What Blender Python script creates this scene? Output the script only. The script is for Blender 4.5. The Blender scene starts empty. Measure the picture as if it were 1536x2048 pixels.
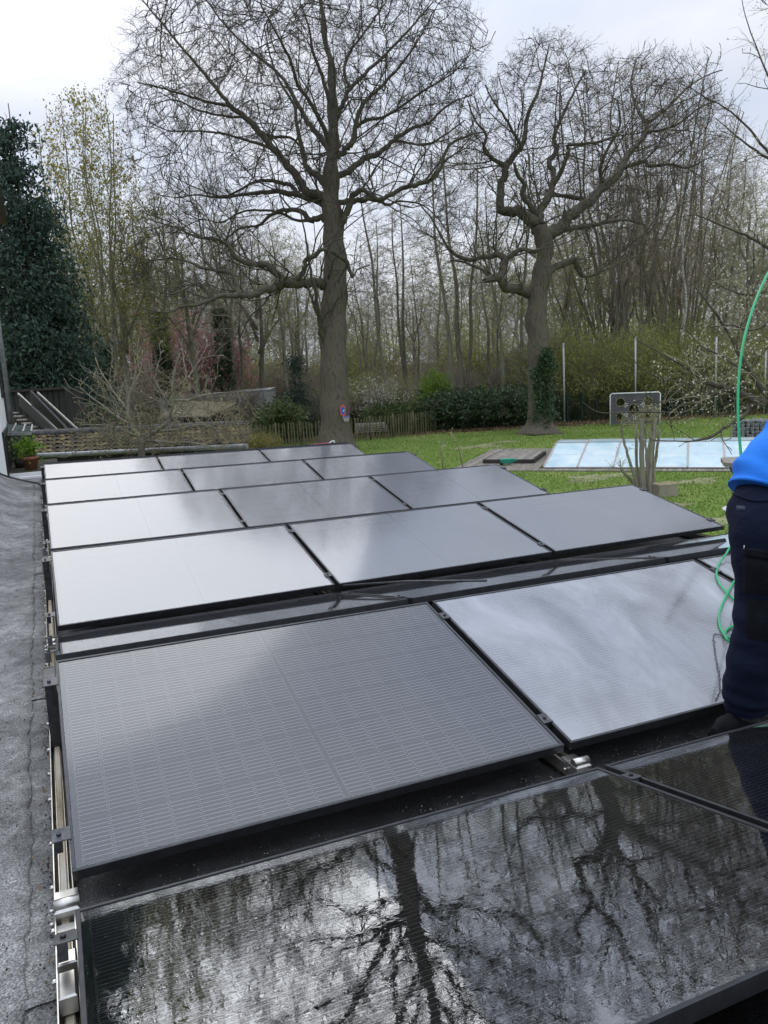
import bpy, math, random
import numpy as np
from mathutils import Matrix, Vector

random.seed(7)
RNG = np.random.default_rng(11)
SC = bpy.context.scene
COL = SC.collection
PI = math.pi

# ------------------------------------------------------------------ camera
FPX = 1555.866                       # focal length in pixels of the 1536 x 2048 photograph
CAM = np.array([0.04885, -2.18531, 3.9])
PITCH, YAW, ROLL = 0.1855, 0.40663, -0.05


def basis(pi, ya, ro):
    F = np.array([math.sin(ya) * math.cos(pi), math.cos(ya) * math.cos(pi), -math.sin(pi)])
    R = np.cross(F, [0, 0, 1.0]); R /= np.linalg.norm(R)
    U = np.cross(R, F)
    return F, R * math.cos(ro) + U * math.sin(ro), -R * math.sin(ro) + U * math.cos(ro)


CF, CR, CU = basis(PITCH, YAW, ROLL)
cam_data = bpy.data.cameras.new('camera')
cam_data.sensor_fit = 'VERTICAL'; cam_data.sensor_height = 36.0
cam_data.lens = FPX / 2048 * 36.0
cam_data.clip_start = 0.05; cam_data.clip_end = 3000
cam_ob = bpy.data.objects.new('camera', cam_data); COL.objects.link(cam_ob)
cam_ob.matrix_world = Matrix([[CR[0], CU[0], -CF[0], CAM[0]], [CR[1], CU[1], -CF[1], CAM[1]],
                              [CR[2], CU[2], -CF[2], CAM[2]], [0, 0, 0, 1]])
SC.camera = cam_ob

# ------------------------------------------------------------------ world, sun, exposure
SC.render.engine = 'CYCLES'
SC.cycles.use_denoising = True
SC.cycles.max_bounces = 8; SC.cycles.diffuse_bounces = 3; SC.cycles.glossy_bounces = 4
SC.cycles.transparent_max_bounces = 16
SC.cycles.caustics_reflective = False; SC.cycles.caustics_refractive = False
SC.view_settings.view_transform = 'Standard'; SC.view_settings.look = 'None'
SC.view_settings.exposure = 0.6; SC.view_settings.gamma = 1.0
SUN_EL, SUN_AZ = math.radians(27), YAW - 0.42          # behind thin cloud, ahead and to the left (azimuth from +Y towards +X)


def N(nt, kind, **kw):
    n = nt.nodes.new(kind)
    for k, v in kw.items():
        if k in n.inputs: n.inputs[k].default_value = v
        else: setattr(n, k, v)
    return n


def ramp(nt, pts, interp='LINEAR'):
    r = nt.nodes.new('ShaderNodeValToRGB'); r.color_ramp.interpolation = interp
    e = r.color_ramp.elements
    while len(e) < len(pts): e.new(0.5)
    for i, (p, c) in enumerate(pts):
        e[i].position = p
        e[i].color = (c, c, c, 1) if isinstance(c, (int, float)) else (c[0], c[1], c[2], 1)
    return r


world = bpy.data.worlds.new('World'); SC.world = world; world.use_nodes = True
nt = world.node_tree; nt.nodes.clear(); L = nt.links.new
wout = N(nt, 'ShaderNodeOutputWorld'); wbg = N(nt, 'ShaderNodeBackground', Strength=0.1)
sky = N(nt, 'ShaderNodeTexSky'); sky.sky_type = 'NISHITA'; sky.sun_disc = False
sky.sun_elevation = SUN_EL; sky.sun_rotation = SUN_AZ
sky.air_density = 1.0; sky.dust_density = 1.5
tc = N(nt, 'ShaderNodeTexCoord')
mp = N(nt, 'ShaderNodeMapping'); mp.inputs['Scale'].default_value = (1.0, 1.0, 2.3)
mp.inputs['Location'].default_value = (3.1, 0.4, 1.3)
L(tc.outputs['Generated'], mp.inputs['Vector'])
n1 = N(nt, 'ShaderNodeTexNoise', Scale=2.1, Detail=8.0, Roughness=0.52, Distortion=0.25)
L(mp.outputs[0], n1.inputs['Vector'])
r1 = ramp(nt, [(0.30, (4.0, 4.6, 5.9)), (0.45, (4.9, 5.35, 6.3)), (0.57, (5.5, 5.8, 6.5)), (0.70, (6.9, 7.1, 7.5))])
L(n1.outputs['Fac'], r1.inputs['Fac'])
n2 = N(nt, 'ShaderNodeTexNoise', Scale=1.1, Detail=6.0, Roughness=0.5)
mp2 = N(nt, 'ShaderNodeMapping'); mp2.inputs['Scale'].default_value = (1, 1, 2.0); mp2.inputs['Location'].default_value = (7.7, 2.2, 0)
L(tc.outputs['Generated'], mp2.inputs['Vector']); L(mp2.outputs[0], n2.inputs['Vector'])
cover = ramp(nt, [(0.36, 0.82), (0.56, 0.97)])
L(n2.outputs['Fac'], cover.inputs['Fac'])
# thin cloud glows round the hidden sun
sdir = (math.sin(SUN_AZ) * math.cos(SUN_EL), math.cos(SUN_AZ) * math.cos(SUN_EL), math.sin(SUN_EL))
dot = N(nt, 'ShaderNodeVectorMath', operation='DOT_PRODUCT'); dot.inputs[1].default_value = sdir
L(tc.outputs['Generated'], dot.inputs[0])
glow = N(nt, 'ShaderNodeMapRange'); glow.inputs['From Min'].default_value = 0.55; glow.inputs['From Max'].default_value = 1.0
glow.inputs['To Min'].default_value = 0.92; glow.inputs['To Max'].default_value = 1.04
L(dot.outputs['Value'], glow.inputs['Value'])
mulg = N(nt, 'ShaderNodeMixRGB', blend_type='MULTIPLY', Fac=1.0)
sep = N(nt, 'ShaderNodeSeparateXYZ'); L(tc.outputs['Generated'], sep.inputs[0])
zen = N(nt, 'ShaderNodeMapRange', interpolation_type='SMOOTHSTEP'); zen.inputs['From Min'].default_value = 0.30; zen.inputs['From Max'].default_value = 0.95
zen.inputs['To Min'].default_value = 1.0; zen.inputs['To Max'].default_value = 2.5      # overcast skies are brightest overhead
L(sep.outputs['Z'], zen.inputs['Value'])
gz = N(nt, 'ShaderNodeMath', operation='MULTIPLY'); L(glow.outputs[0], gz.inputs[0]); L(zen.outputs[0], gz.inputs[1])
L(r1.outputs['Color'], mulg.inputs['Color1']); L(gz.outputs[0], mulg.inputs['Color2'])
mixw = N(nt, 'ShaderNodeMixRGB')
L(cover.outputs['Color'], mixw.inputs['Fac']); L(sky.outputs[0], mixw.inputs['Color1']); L(mulg.outputs[0], mixw.inputs['Color2'])
L(mixw.outputs[0], wbg.inputs['Color']); L(wbg.outputs[0], wout.inputs['Surface'])

sun = bpy.data.lights.new('sun', 'SUN'); sun.energy = 0.5; sun.angle = math.radians(48); sun.color = (1.0, 0.98, 0.95)
sun_ob = bpy.data.objects.new('sun', sun); COL.objects.link(sun_ob)
sun_ob.rotation_euler = Vector(sdir).to_track_quat('Z', 'Y').to_euler()
sun_ob.location = (0, 0, 30)

# ------------------------------------------------------------------ measuring helpers (pixels of the photograph -> points of the place)


def ray(px, py): return CR * (px - 768) / FPX - CU * (py - 1024) / FPX + CF


def ground(px, py, z=0.0):
    d = ray(px, py); return CAM + d * (z - CAM[2]) / d[2]


def atd(px, py, D): return CAM + ray(px, py) * D


def base(px, D, z=0.0):
    p = atd(px, 732 - .05 * (px - 768), D); p[2] = z; return p


# ------------------------------------------------------------------ object helpers
def tag(o, label=None, cat=None, group=None, kind=None):
    if label: o['label'] = label
    if cat: o['category'] = cat
    if group: o['group'] = group
    if kind: o['kind'] = kind
    return o


def thing(name, label, cat, loc=(0, 0, 0), group=None, mat4=None):
    o = bpy.data.objects.new(name, None); COL.objects.link(o)
    o.empty_display_size = 0.2
    if mat4 is not None: o.matrix_world = mat4
    else: o.location = tuple(float(v) for v in loc)
    return tag(o, label, cat, group)


class MB:
    """collects vertices and faces, then links them as ONE mesh object"""
    def __init__(s): s.v = []; s.f = []; s.n = 0; s.sm = []

    def add(s, v, f, smooth=False):
        v = np.asarray(v, float).reshape(-1, 3)
        s.v.append(v); s.f += [tuple(i + s.n for i in q) for q in f]; s.sm += [smooth] * len(f); s.n += len(v)
        return s

    def box(s, c, d, rot=None, bev=0.0):
        cx, cy, cz = c; a, b, h = d[0] / 2, d[1] / 2, d[2] / 2
        v = np.array([(-a, -b, -h), (a, -b, -h), (a, b, -h), (-a, b, -h), (-a, -b, h), (a, -b, h), (a, b, h), (-a, b, h)])
        f = [(0, 3, 2, 1), (4, 5, 6, 7), (0, 1, 5, 4), (1, 2, 6, 5), (2, 3, 7, 6), (3, 0, 4, 7)]
        if bev > 0:
            v = []; f = []
            for z, k in ((-h, bev), (-h + bev, 0), (h - bev, 0), (h, bev)):
                for (x, y) in ((-a + k, -b + k), (a - k, -b + k), (a - k, b - k), (-a + k, b - k)): v.append((x, y, z))
            f = [(3, 2, 1, 0), (12, 13, 14, 15)]
            for r in range(3):
                for i in range(4):
                    j = (i + 1) % 4; f.append((r * 4 + i, r * 4 + j, r * 4 + 4 + j, r * 4 + 4 + i))
            v = np.array(v)
        if rot is not None: v = v @ np.array(rot.to_3x3()).T
        return s.add(v + np.array([cx, cy, cz]), f)

    def hexa(s, p):           # eight corners: bottom four, top four
        return s.add(p, [(0, 3, 2, 1), (4, 5, 6, 7), (0, 1, 5, 4), (1, 2, 6, 5), (2, 3, 7, 6), (3, 0, 4, 7)])

    def bar(s, p, q, w, h, up=(0, 0, 1)):
        p = np.array(p, float); q = np.array(q, float); d = q - p; l = np.linalg.norm(d); d /= l
        side = np.cross(d, up); side /= np.linalg.norm(side); u = np.cross(side, d)
        c = []
        for e in (-u * h / 2, u * h / 2):
            for a in ((p, -1), (p, 1), (q, 1), (q, -1)): c.append(a[0] + side * a[1] * w / 2 + e)
        return s.hexa(c)

    def tube(s, pts, rad, k=8, cap=True, smooth=True, sub=1):
        pts = np.asarray(pts, float); n = len(pts)
        rad = np.full(n, rad, float) if np.isscalar(rad) else np.asarray(rad, float)
        if sub > 1 and n > 2: pts, rad = smooth_path(pts, rad, sub); n = len(pts)
        t = np.gradient(pts, axis=0); t /= np.linalg.norm(t, axis=1)[:, None] + 1e-12
        ref = np.array([0, 0, 1.0]) if abs(t[0][2]) < 0.9 else np.array([1.0, 0, 0])
        u = np.cross(t[0], ref); u /= np.linalg.norm(u)
        V = []
        for i in range(n):
            u = u - t[i] * (u @ t[i]); u /= np.linalg.norm(u) + 1e-12
            w = np.cross(t[i], u)
            a = np.arange(k) * 2 * PI / k
            V.append(pts[i] + rad[i] * (np.cos(a)[:, None] * u + np.sin(a)[:, None] * w))
        f = []
        for i in range(n - 1):
            for j in range(k):
                j2 = (j + 1) % k
                f.append((i * k + j, i * k + j2, (i + 1) * k + j2, (i + 1) * k + j))
        s.add(np.concatenate(V), f, smooth)
        if cap:
            s.f.append(tuple(s.n - n * k + j for j in range(k))[::-1]); s.f.append(tuple(s.n - k + j for j in range(k))); s.sm += [False, False]
        return s

    def cyl(s, p, q, r, k=12, r2=None): return s.tube([p, q], [r, r if r2 is None else r2], k)

    def quadgrid(s, P, smooth=True):      # P: (n, m, 3)
        n, m = P.shape[:2]
        f = [(i * m + j, i * m + j + 1, (i + 1) * m + j + 1, (i + 1) * m + j) for i in range(n - 1) for j in range(m - 1)]
        return s.add(P.reshape(-1, 3), f, smooth)

    def mesh(s, name, mat, org=(0, 0, 0)):
        me = bpy.data.meshes.new(name)
        v = (np.concatenate(s.v) if s.v else np.zeros((0, 3))) - np.asarray(org, float)
        me.from_pydata(v.tolist(), [], s.f); me.polygons.foreach_set('use_smooth', s.sm)
        if mat: me.materials.append(mat)
        me.update(); return me

    def build(s, name, mat, parent=None, org=(0, 0, 0)):
        return link(name, s.mesh(name, mat, org), parent)


def link(name, me, parent=None, loc=None):
    o = bpy.data.objects.new(name, me); COL.objects.link(o)
    if parent is not None: o.parent = parent
    if loc is not None: o.location = tuple(float(x) for x in loc)
    return o


def smooth_path(p, r, sub):
    P = np.vstack([2 * p[0] - p[1], p, 2 * p[-1] - p[-2]]); out = []; ro = []
    for i in range(len(p) - 1):
        a, b, c, d = P[i:i + 4]
        for t in np.arange(sub) / sub:
            out.append(.5 * ((2 * b) + (-a + c) * t + (2 * a - 5 * b + 4 * c - d) * t * t + (-a + 3 * b - 3 * c + d) * t ** 3))
            ro.append(r[i] * (1 - t) + r[i + 1] * t)
    out.append(p[-1]); ro.append(r[-1])
    return np.array(out), np.array(ro)


def fast_mesh(name, V, F, mat, smooth=False):
    """V (n,3), F (m,k) arrays"""
    me = bpy.data.meshes.new(name); k = F.shape[1]
    me.vertices.add(len(V)); me.vertices.foreach_set('co', np.ascontiguousarray(V, dtype=np.float32).ravel())
    me.loops.add(F.size); me.loops.foreach_set('vertex_index', np.ascontiguousarray(F, dtype=np.int32).ravel())
    me.polygons.add(len(F)); me.polygons.foreach_set('loop_start', (np.arange(len(F)) * k).astype(np.int32))
    me.polygons.foreach_set('loop_total', np.full(len(F), k, dtype=np.int32))
    me.polygons.foreach_set('use_smooth', np.full(len(F), smooth))
    me.materials.append(mat); me.update(calc_edges=True); return me


# ------------------------------------------------------------------ materials
MATS = {}


def principled(name, col=(.5, .5, .5), rough=.6, metal=0.0, spec=.5):
    m = bpy.data.materials.new(name); m.use_nodes = True
    b = m.node_tree.nodes['Principled BSDF']
    b.inputs['Base Color'].default_value = (*col, 1); b.inputs['Roughness'].default_value = rough
    b.inputs['Metallic'].default_value = metal; b.inputs['Specular IOR Level'].default_value = spec
    MATS[name] = m
    return m, m.node_tree, b


def noisy(name, c1, c2, scale=5.0, rough=.7, bump=.3, dist=.02, metal=0.0, detail=6.0, coord='Object', stretch=(1, 1, 1), c3=None, spec=.4, lo=.35, hi=.65, jit=True, jr=.2):
    m, t, b = principled(name, c1, rough, metal, spec); K = t.links.new
    tc = N(t, 'ShaderNodeTexCoord'); mp = N(t, 'ShaderNodeMapping'); mp.inputs['Scale'].default_value = stretch
    if jit:          # every copy of a thing gets its own patch of the pattern
        ro = N(t, 'ShaderNodeObjectInfo'); rsc = N(t, 'ShaderNodeVectorMath', operation='SCALE'); rsc.inputs[0].default_value = (17.3, 9.1, 5.7); K(ro.outputs['Random'], rsc.inputs['Scale'])
        ra_n = N(t, 'ShaderNodeVectorMath', operation='ADD'); K(tc.outputs[coord], ra_n.inputs[0]); K(rsc.outputs[0], ra_n.inputs[1]); K(ra_n.outputs[0], mp.inputs[0])
    else: K(tc.outputs[coord], mp.inputs[0])
    n = N(t, 'ShaderNodeTexNoise', Scale=scale, Detail=detail, Roughness=.6); K(mp.outputs[0], n.inputs['Vector'])
    pts = [(lo, c1), (hi, c2)] if c3 is None else [(lo, c1), ((lo + hi) / 2, c2), (hi, c3)]
    r = ramp(t, pts); K(n.outputs['Fac'], r.inputs[0])
    if jit:
        oi = N(t, 'ShaderNodeObjectInfo'); mr = N(t, 'ShaderNodeMapRange'); mr.inputs['To Min'].default_value = 1 - jr; mr.inputs['To Max'].default_value = 1 + jr
        K(oi.outputs['Random'], mr.inputs[0]); mx = N(t, 'ShaderNodeMixRGB', blend_type='MULTIPLY', Fac=1.0)
        K(r.outputs[0], mx.inputs[1]); K(mr.outputs[0], mx.inputs[2]); K(mx.outputs[0], b.inputs['Base Color'])
    else: K(r.outputs[0], b.inputs['Base Color'])
    if bump:
        n2 = N(t, 'ShaderNodeTexNoise', Scale=scale * 4, Detail=5.0); K(mp.outputs[0], n2.inputs['Vector'])
        bp = N(t, 'ShaderNodeBump', Strength=bump, Distance=dist); K(n2.outputs['Fac'], bp.inputs['Height']); K(bp.outputs[0], b.inputs['Normal'])
    return m


def leafy(name, c1, c2, rough=.55, trans=.35):
    """foliage: colour varies from leaf to leaf, light passes through"""
    m = bpy.data.materials.new(name); m.use_nodes = True; t = m.node_tree; K = t.links.new
    b = t.nodes['Principled BSDF']; b.inputs['Roughness'].default_value = rough; b.inputs['Specular IOR Level'].default_value = .35
    g = N(t, 'ShaderNodeNewGeometry'); r = ramp(t, [(0, c1), (1, c2)]); K(g.outputs['Random Per Island'], r.inputs[0])
    K(r.outputs[0], b.inputs['Base Color'])
    tr = N(t, 'ShaderNodeBsdfTranslucent'); K(r.outputs[0], tr.inputs['Color'])
    mx = N(t, 'ShaderNodeMixShader', Fac=trans); K(b.outputs[0], mx.inputs[1]); K(tr.outputs[0], mx.inputs[2])
    K(mx.outputs[0], t.nodes['Material Output'].inputs['Surface'])
    MATS[name] = m; return m


bark = noisy('oak_bark', (.065, .054, .042), (.155, .13, .098), 3.0, .9, .9, .05, stretch=(5, 5, .35), c3=(.11, .12, .06))
bark_dark = noisy('limb_bark', (.036, .032, .026), (.088, .076, .058), 4.0, .9, .5, .02, c3=(.10, .105, .05), lo=.3, hi=.7)
twig_dark = noisy('twig_bark', (.030, .025, .020), (.060, .050, .038), 2.0, .9, 0)
twig_wood = noisy('wood_twigs', (.19, .165, .125), (.29, .26, .20), .6, .9, 0, c3=(.27, .27, .16))  # woodland twigs paled and greened: soft distance haze put into the colour
trunk_wood = noisy('wood_trunk_bark', (.12, .105, .085), (.24, .215, .17), 2.0, .9, .5, .03, stretch=(3, 3, .6), c3=(.20, .22, .12))
twig_red = noisy('reddish_twigs', (.20, .155, .115), (.30, .235, .175), .6, .9, 0)
twig_olive = noisy('olive_twigs', (.20, .195, .09), (.31, .30, .15), 1.5, .9, 0)
twig_shrub = noisy('shrub_twigs', (.15, .125, .08), (.25, .215, .135), 1.5, .9, 0)
birch_bark = noisy('birch_bark', (.55, .53, .48), (.10, .09, .08), 3.0, .8, .3, .01, stretch=(1, 1, 5), lo=.5, hi=.62)
leaf_conifer = leafy('conifer_needles', (.028, .056, .046), (.075, .12, .085), .6, .25)
leaf_yellow = leafy('young_yellow_leaves', (.22, .21, .04), (.40, .34, .09), .5, .5)
leaf_olive = leafy('olive_buds', (.22, .26, .06), (.40, .42, .13), .6, .5)
leaf_bright = leafy('bright_leaves', (.10, .20, .02), (.22, .34, .04), .5, .45)
leaf_ivy = leafy('ivy_leaves', (.025, .055, .022), (.08, .135, .055), .4, .2)
leaf_hedge = leafy('hedge_leaves', (.04, .075, .02), (.12, .17, .05), .5, .3)
leaf_gold = leafy('gold_leaves', (.22, .18, .03), (.42, .36, .10), .5, .4)
blossom_pink = leafy('pink_blossom', (.50, .24, .26), (.68, .38, .38), .6, .4)
blossom_white = leafy('white_blossom', (.50, .47, .38), (.80, .78, .70), .6, .4)
bud_brown = leafy('brown_buds', (.09, .075, .045), (.17, .15, .08), .6, .3)
bud_pale = leafy('pale_buds', (.30, .29, .13), (.46, .44, .26), .6, .35)

alu_bright = noisy('bright_aluminium', (.40, .39, .36), (.62, .61, .57), 12, .32, .15, .001, metal=.9, jit=False)
alu_dirty = noisy('weathered_aluminium', (.16, .12, .06), (.42, .37, .27), 9, .6, .3, .002, metal=.2, c3=(.55, .52, .45), stretch=(1, .25, 1), jit=False)
rail_floor = noisy('grimy_rail_floor', (.035, .028, .018), (.13, .10, .06), 14, .8, .4, .002, jit=False)
frame_black = noisy('black_anodised_frame', (.035, .037, .040), (.055, .057, .062), 20, .38, 0, metal=.6, jit=False)
black_plastic = principled('black_plastic', (.015, .015, .017), .5)[0]
clamp_grey = noisy('dark_grey_clamp', (.05, .052, .055), (.11, .112, .118), 30, .4, .1, .0005, metal=.7, jit=False)
white_paint = noisy('white_render', (.74, .75, .76), (.82, .82, .82), 3, .8, .1, .003, jit=False)
timber_black = noisy('black_timber', (.012, .011, .011), (.03, .028, .026), 6, .7, .3, .004, stretch=(1, 1, .2))
timber_dark = noisy('dark_brown_timber', (.022, .018, .016), (.05, .042, .036), 5, .75, .3, .004, stretch=(1, 1, .2))
timber_grey = noisy('weathered_timber', (.16, .14, .115), (.27, .245, .21), 6, .8, .4, .004, stretch=(1, .2, 1))
timber_pale = noisy('pale_timber', (.34, .32, .27), (.5, .47, .4), 6, .7, .2, .003)
picket_mat = noisy('mossy_picket', (.075, .072, .035), (.15, .135, .075), 6, .85, .4, .004, stretch=(1, 1, .3), c3=(.11, .13, .05))
green_steel = principled('green_steel', (.012, .05, .035), .4, .3)[0]
steel_pale = principled('galvanised_post', (.42, .43, .42), .45, .5)[0]
rubber_green = principled('green_hose_rubber', (.0, .36, .13), .35)[0]
zinc = noisy('zinc_gutter', (.2, .21, .21), (.34, .35, .35), 8, .5, .1, .002, metal=.5, jit=False)
terracotta = noisy('terracotta', (.22, .09, .05), (.32, .14, .08), 10, .8, .2, .002)
soil_mat = noisy('potting_soil', (.03, .022, .015), (.06, .045, .03), 20, .95, .5, .01)
grey_panel = noisy('grey_render', (.30, .31, .28), (.42, .43, .40), 1.2, .85, .1, .01, c3=(.36, .39, .33), jit=False)
tan_felt = noisy('tan_roof_felt', (.22, .19, .12), (.33, .29, .20), 2.5, .9, .3, .01)
tile_moss = noisy('mossy_roof_tile', (.03, .025, .022), (.085, .064, .035), 5, .9, .6, .012, c3=(.20, .165, .05), lo=.34, hi=.68, coord='Object', jr=.5)
tile_brown = noisy('brown_roof_tile', (.045, .032, .030), (.085, .06, .055), 12, .8, .5, .004)
ridge_grey = noisy('grey_ridge_tile', (.05, .05, .052), (.11, .11, .11), 9, .85, .4, .006)
pink_plastic = principled('pink_plastic', (.75, .05, .22), .4)[0]
red_plastic = principled('coral_plastic', (.75, .09, .08), .4)[0]
blue_plastic = principled('blue_plastic', (.02, .12, .50), .4)[0]
teal_plastic = principled('teal_plastic', (.02, .30, .20), .45)[0]
white_plastic = principled('white_plastic', (.75, .75, .74), .45)[0]
red_cloth = principled('red_plastic', (.45, .015, .02), .5)[0]
sheet_grey = noisy('grey_goal_sheet', (.075, .07, .08), (.12, .115, .125), 3, .6, .1, .01, jit=False)
stone_grey = noisy('gabion_stone', (.10, .105, .115), (.26, .265, .28), 6, .8, .6, .01)
moss_mat = noisy('moss', (.02, .018, .012), (.055, .05, .022), 30, .95, .8, .01)
litter_mat = leafy('dead_leaves', (.12, .075, .035), (.30, .22, .12), .7, .1)
skin_mat = noisy('skin', (.50, .30, .22), (.58, .36, .27), 10, .5, .05, .001, jit=False)
trouser_mat = noisy('navy_work_trousers', (.003, .0055, .016), (.006, .0095, .026), 3, .9, .5, .03, stretch=(1, 1, 1.3), jit=False, spec=.15)
trouser_trim = noisy('black_trouser_panels', (.003, .0035, .007), (.006, .007, .011), 30, .85, .3, .004, jit=False, spec=.15)
sweat_mat = noisy('blue_sweatshirt', (.006, .13, .60), (.012, .20, .74), 5, .85, .25, .01, jit=False)
shoe_mat = noisy('black_work_shoe', (.006, .006, .007), (.012, .012, .013), 30, .8, .3, .003, jit=False, spec=.1)
shoe_sole = principled('grey_shoe_sole', (.05, .05, .048), .7)[0]
hair_mat = noisy('brown_hair', (.03, .02, .012), (.07, .045, .03), 20, .6, .6, .01, jit=False)
label_white = principled('paper_label', (.72, .76, .82), .5)[0]
net_mat = principled('green_net', (.02, .035, .025), .6)[0]


def felt_material():
    m, t, b = principled('roofing_felt', (.12, .12, .115), .9); K = t.links.new
    tc = N(t, 'ShaderNodeTexCoord')
    big = N(t, 'ShaderNodeTexNoise', Scale=2.2, Detail=8.0, Roughness=.65); K(tc.outputs['Object'], big.inputs['Vector'])
    fine = N(t, 'ShaderNodeTexNoise', Scale=170.0, Detail=3.0, Roughness=.7); K(tc.outputs['Object'], fine.inputs['Vector'])
    mid = N(t, 'ShaderNodeTexNoise', Scale=14.0, Detail=6.0, Roughness=.7); K(tc.outputs['Object'], mid.inputs['Vector'])
    r1 = ramp(t, [(.32, (.10, .10, .10)), (.5, (.19, .19, .185)), (.68, (.30, .30, .29))]); K(big.outputs['Fac'], r1.inputs[0])
    r2 = ramp(t, [(.36, .35), (.5, .9), (.66, 1.9)]); K(fine.outputs['Fac'], r2.inputs[0])
    r3 = ramp(t, [(.3, .5), (.7, 1.4)]); K(mid.outputs['Fac'], r3.inputs[0])
    a = N(t, 'ShaderNodeMixRGB', blend_type='MULTIPLY', Fac=1.0); K(r1.outputs[0], a.inputs[1]); K(r2.outputs[0], a.inputs[2])
    c = N(t, 'ShaderNodeMixRGB', blend_type='MULTIPLY', Fac=1.0); K(a.outputs[0], c.inputs[1]); K(r3.outputs[0], c.inputs[2])
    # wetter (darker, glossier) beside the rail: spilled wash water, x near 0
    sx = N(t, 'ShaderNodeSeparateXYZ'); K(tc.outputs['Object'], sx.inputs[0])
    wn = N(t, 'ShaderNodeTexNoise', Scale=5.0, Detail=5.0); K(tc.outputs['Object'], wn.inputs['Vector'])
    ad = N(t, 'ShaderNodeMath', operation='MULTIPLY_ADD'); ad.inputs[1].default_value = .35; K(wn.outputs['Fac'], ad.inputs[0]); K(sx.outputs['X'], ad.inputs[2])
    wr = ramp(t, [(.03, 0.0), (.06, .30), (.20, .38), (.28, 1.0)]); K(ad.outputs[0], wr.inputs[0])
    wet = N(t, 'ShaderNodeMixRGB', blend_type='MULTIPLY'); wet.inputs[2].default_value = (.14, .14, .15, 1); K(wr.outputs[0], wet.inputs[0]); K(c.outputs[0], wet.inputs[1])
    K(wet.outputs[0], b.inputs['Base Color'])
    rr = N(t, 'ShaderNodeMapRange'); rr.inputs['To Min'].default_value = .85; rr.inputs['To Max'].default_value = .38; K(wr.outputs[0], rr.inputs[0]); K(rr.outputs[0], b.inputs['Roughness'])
    bp = N(t, 'ShaderNodeBump', Strength=.8, Distance=.004); K(fine.outputs['Fac'], bp.inputs['Height'])
    bp2 = N(t, 'ShaderNodeBump', Strength=.5, Distance=.02); K(mid.outputs['Fac'], bp2.inputs['Height']); K(bp.outputs[0], bp2.inputs['Normal'])
    K(bp2.outputs[0], b.inputs['Normal'])
    return m


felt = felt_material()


def lawn_material():
    m, t, b = principled('lawn', (.06, .1, .02), .95, spec=.1); K = t.links.new
    tc = N(t, 'ShaderNodeTexCoord')
    a = N(t, 'ShaderNodeTexNoise', Scale=.35, Detail=8.0, Roughness=.62); K(tc.outputs['Object'], a.inputs['Vector'])
    f = N(t, 'ShaderNodeTexNoise', Scale=9.0, Detail=6.0, Roughness=.75); K(tc.outputs['Object'], f.inputs['Vector'])
    r = ramp(t, [(.30, (.11, .18, .034)), (.5, (.145, .215, .045)), (.66, (.20, .25, .07)), (.74, (.27, .28, .12))]); K(a.outputs['Fac'], r.inputs[0])
    r2 = ramp(t, [(.3, .55), (.7, 1.5)]); K(f.outputs['Fac'], r2.inputs[0])
    mx = N(t, 'ShaderNodeMixRGB', blend_type='MULTIPLY', Fac=1.0); K(r.outputs[0], mx.inputs[1]); K(r2.outputs[0], mx.inputs[2])
    K(mx.outputs[0], b.inputs['Base Color'])
    bp = N(t, 'ShaderNodeBump', Strength=1.0, Distance=.06); K(f.outputs['Fac'], bp.inputs['Height']); K(bp.outputs[0], b.inputs['Normal'])
    return m


lawn_mat = lawn_material()
woodland = noisy('woodland_floor', (.045, .035, .022), (.10, .08, .05), .8, .95, 1.0, .08, c3=(.06, .075, .03), jit=False)
hill_mat = noisy('distant_wood', (.06, .055, .045), (.11, .10, .075), .12, 1.0, 0, c3=(.085, .095, .05), jit=False)
grass_mat = leafy('grass_blades', (.145, .215, .04), (.19, .265, .06), .6, .45)


def cell_material(name, sheet=False):
    """black cell with ten silver wires across it; a sheet repeats them over the whole module"""
    m, t, b = principled(name, (.012, .014, .022), .35, .0, .5); K = t.links.new
    tc = N(t, 'ShaderNodeTexCoord'); s = N(t, 'ShaderNodeSeparateXYZ'); K(tc.outputs['Object'], s.inputs[0])
    w = N(t, 'ShaderNodeMath', operation='MULTIPLY'); w.inputs[1].default_value = 10 / .182; K(s.outputs['Y'], w.inputs[0])
    o = N(t, 'ShaderNodeMath', operation='ADD'); o.inputs[1].default_value = 100.5 if not sheet else 100.0; K(w.outputs[0], o.inputs[0])
    fr = N(t, 'ShaderNodeMath', operation='FRACT'); K(o.outputs[0], fr.inputs[0])
    d = N(t, 'ShaderNodeMath', operation='SUBTRACT'); d.inputs[1].default_value = .5; K(fr.outputs[0], d.inputs[0])
    ab = N(t, 'ShaderNodeMath', operation='ABSOLUTE'); K(d.outputs[0], ab.inputs[0])
    wr = N(t, 'ShaderNodeMath', operation='LESS_THAN'); wr.inputs[1].default_value = .05; K(ab.outputs[0], wr.inputs[0])
    mx = N(t, 'ShaderNodeMixRGB'); mx.inputs[1].default_value = (.010, .011, .016, 1); mx.inputs[2].default_value = (.50, .52, .55, 1)
    K(wr.outputs[0], mx.inputs[0]); K(mx.outputs[0], b.inputs['Base Color'])
    return m


cell_mat = cell_material('solar_cell'); cell_sheet_mat = cell_material('solar_cell_sheet', True)
solder_mat = principled('solder_pads', (.62, .63, .66), .3, .6)[0]
back_mat = principled('black_backsheet', (.008, .009, .011), .55)[0]


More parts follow.
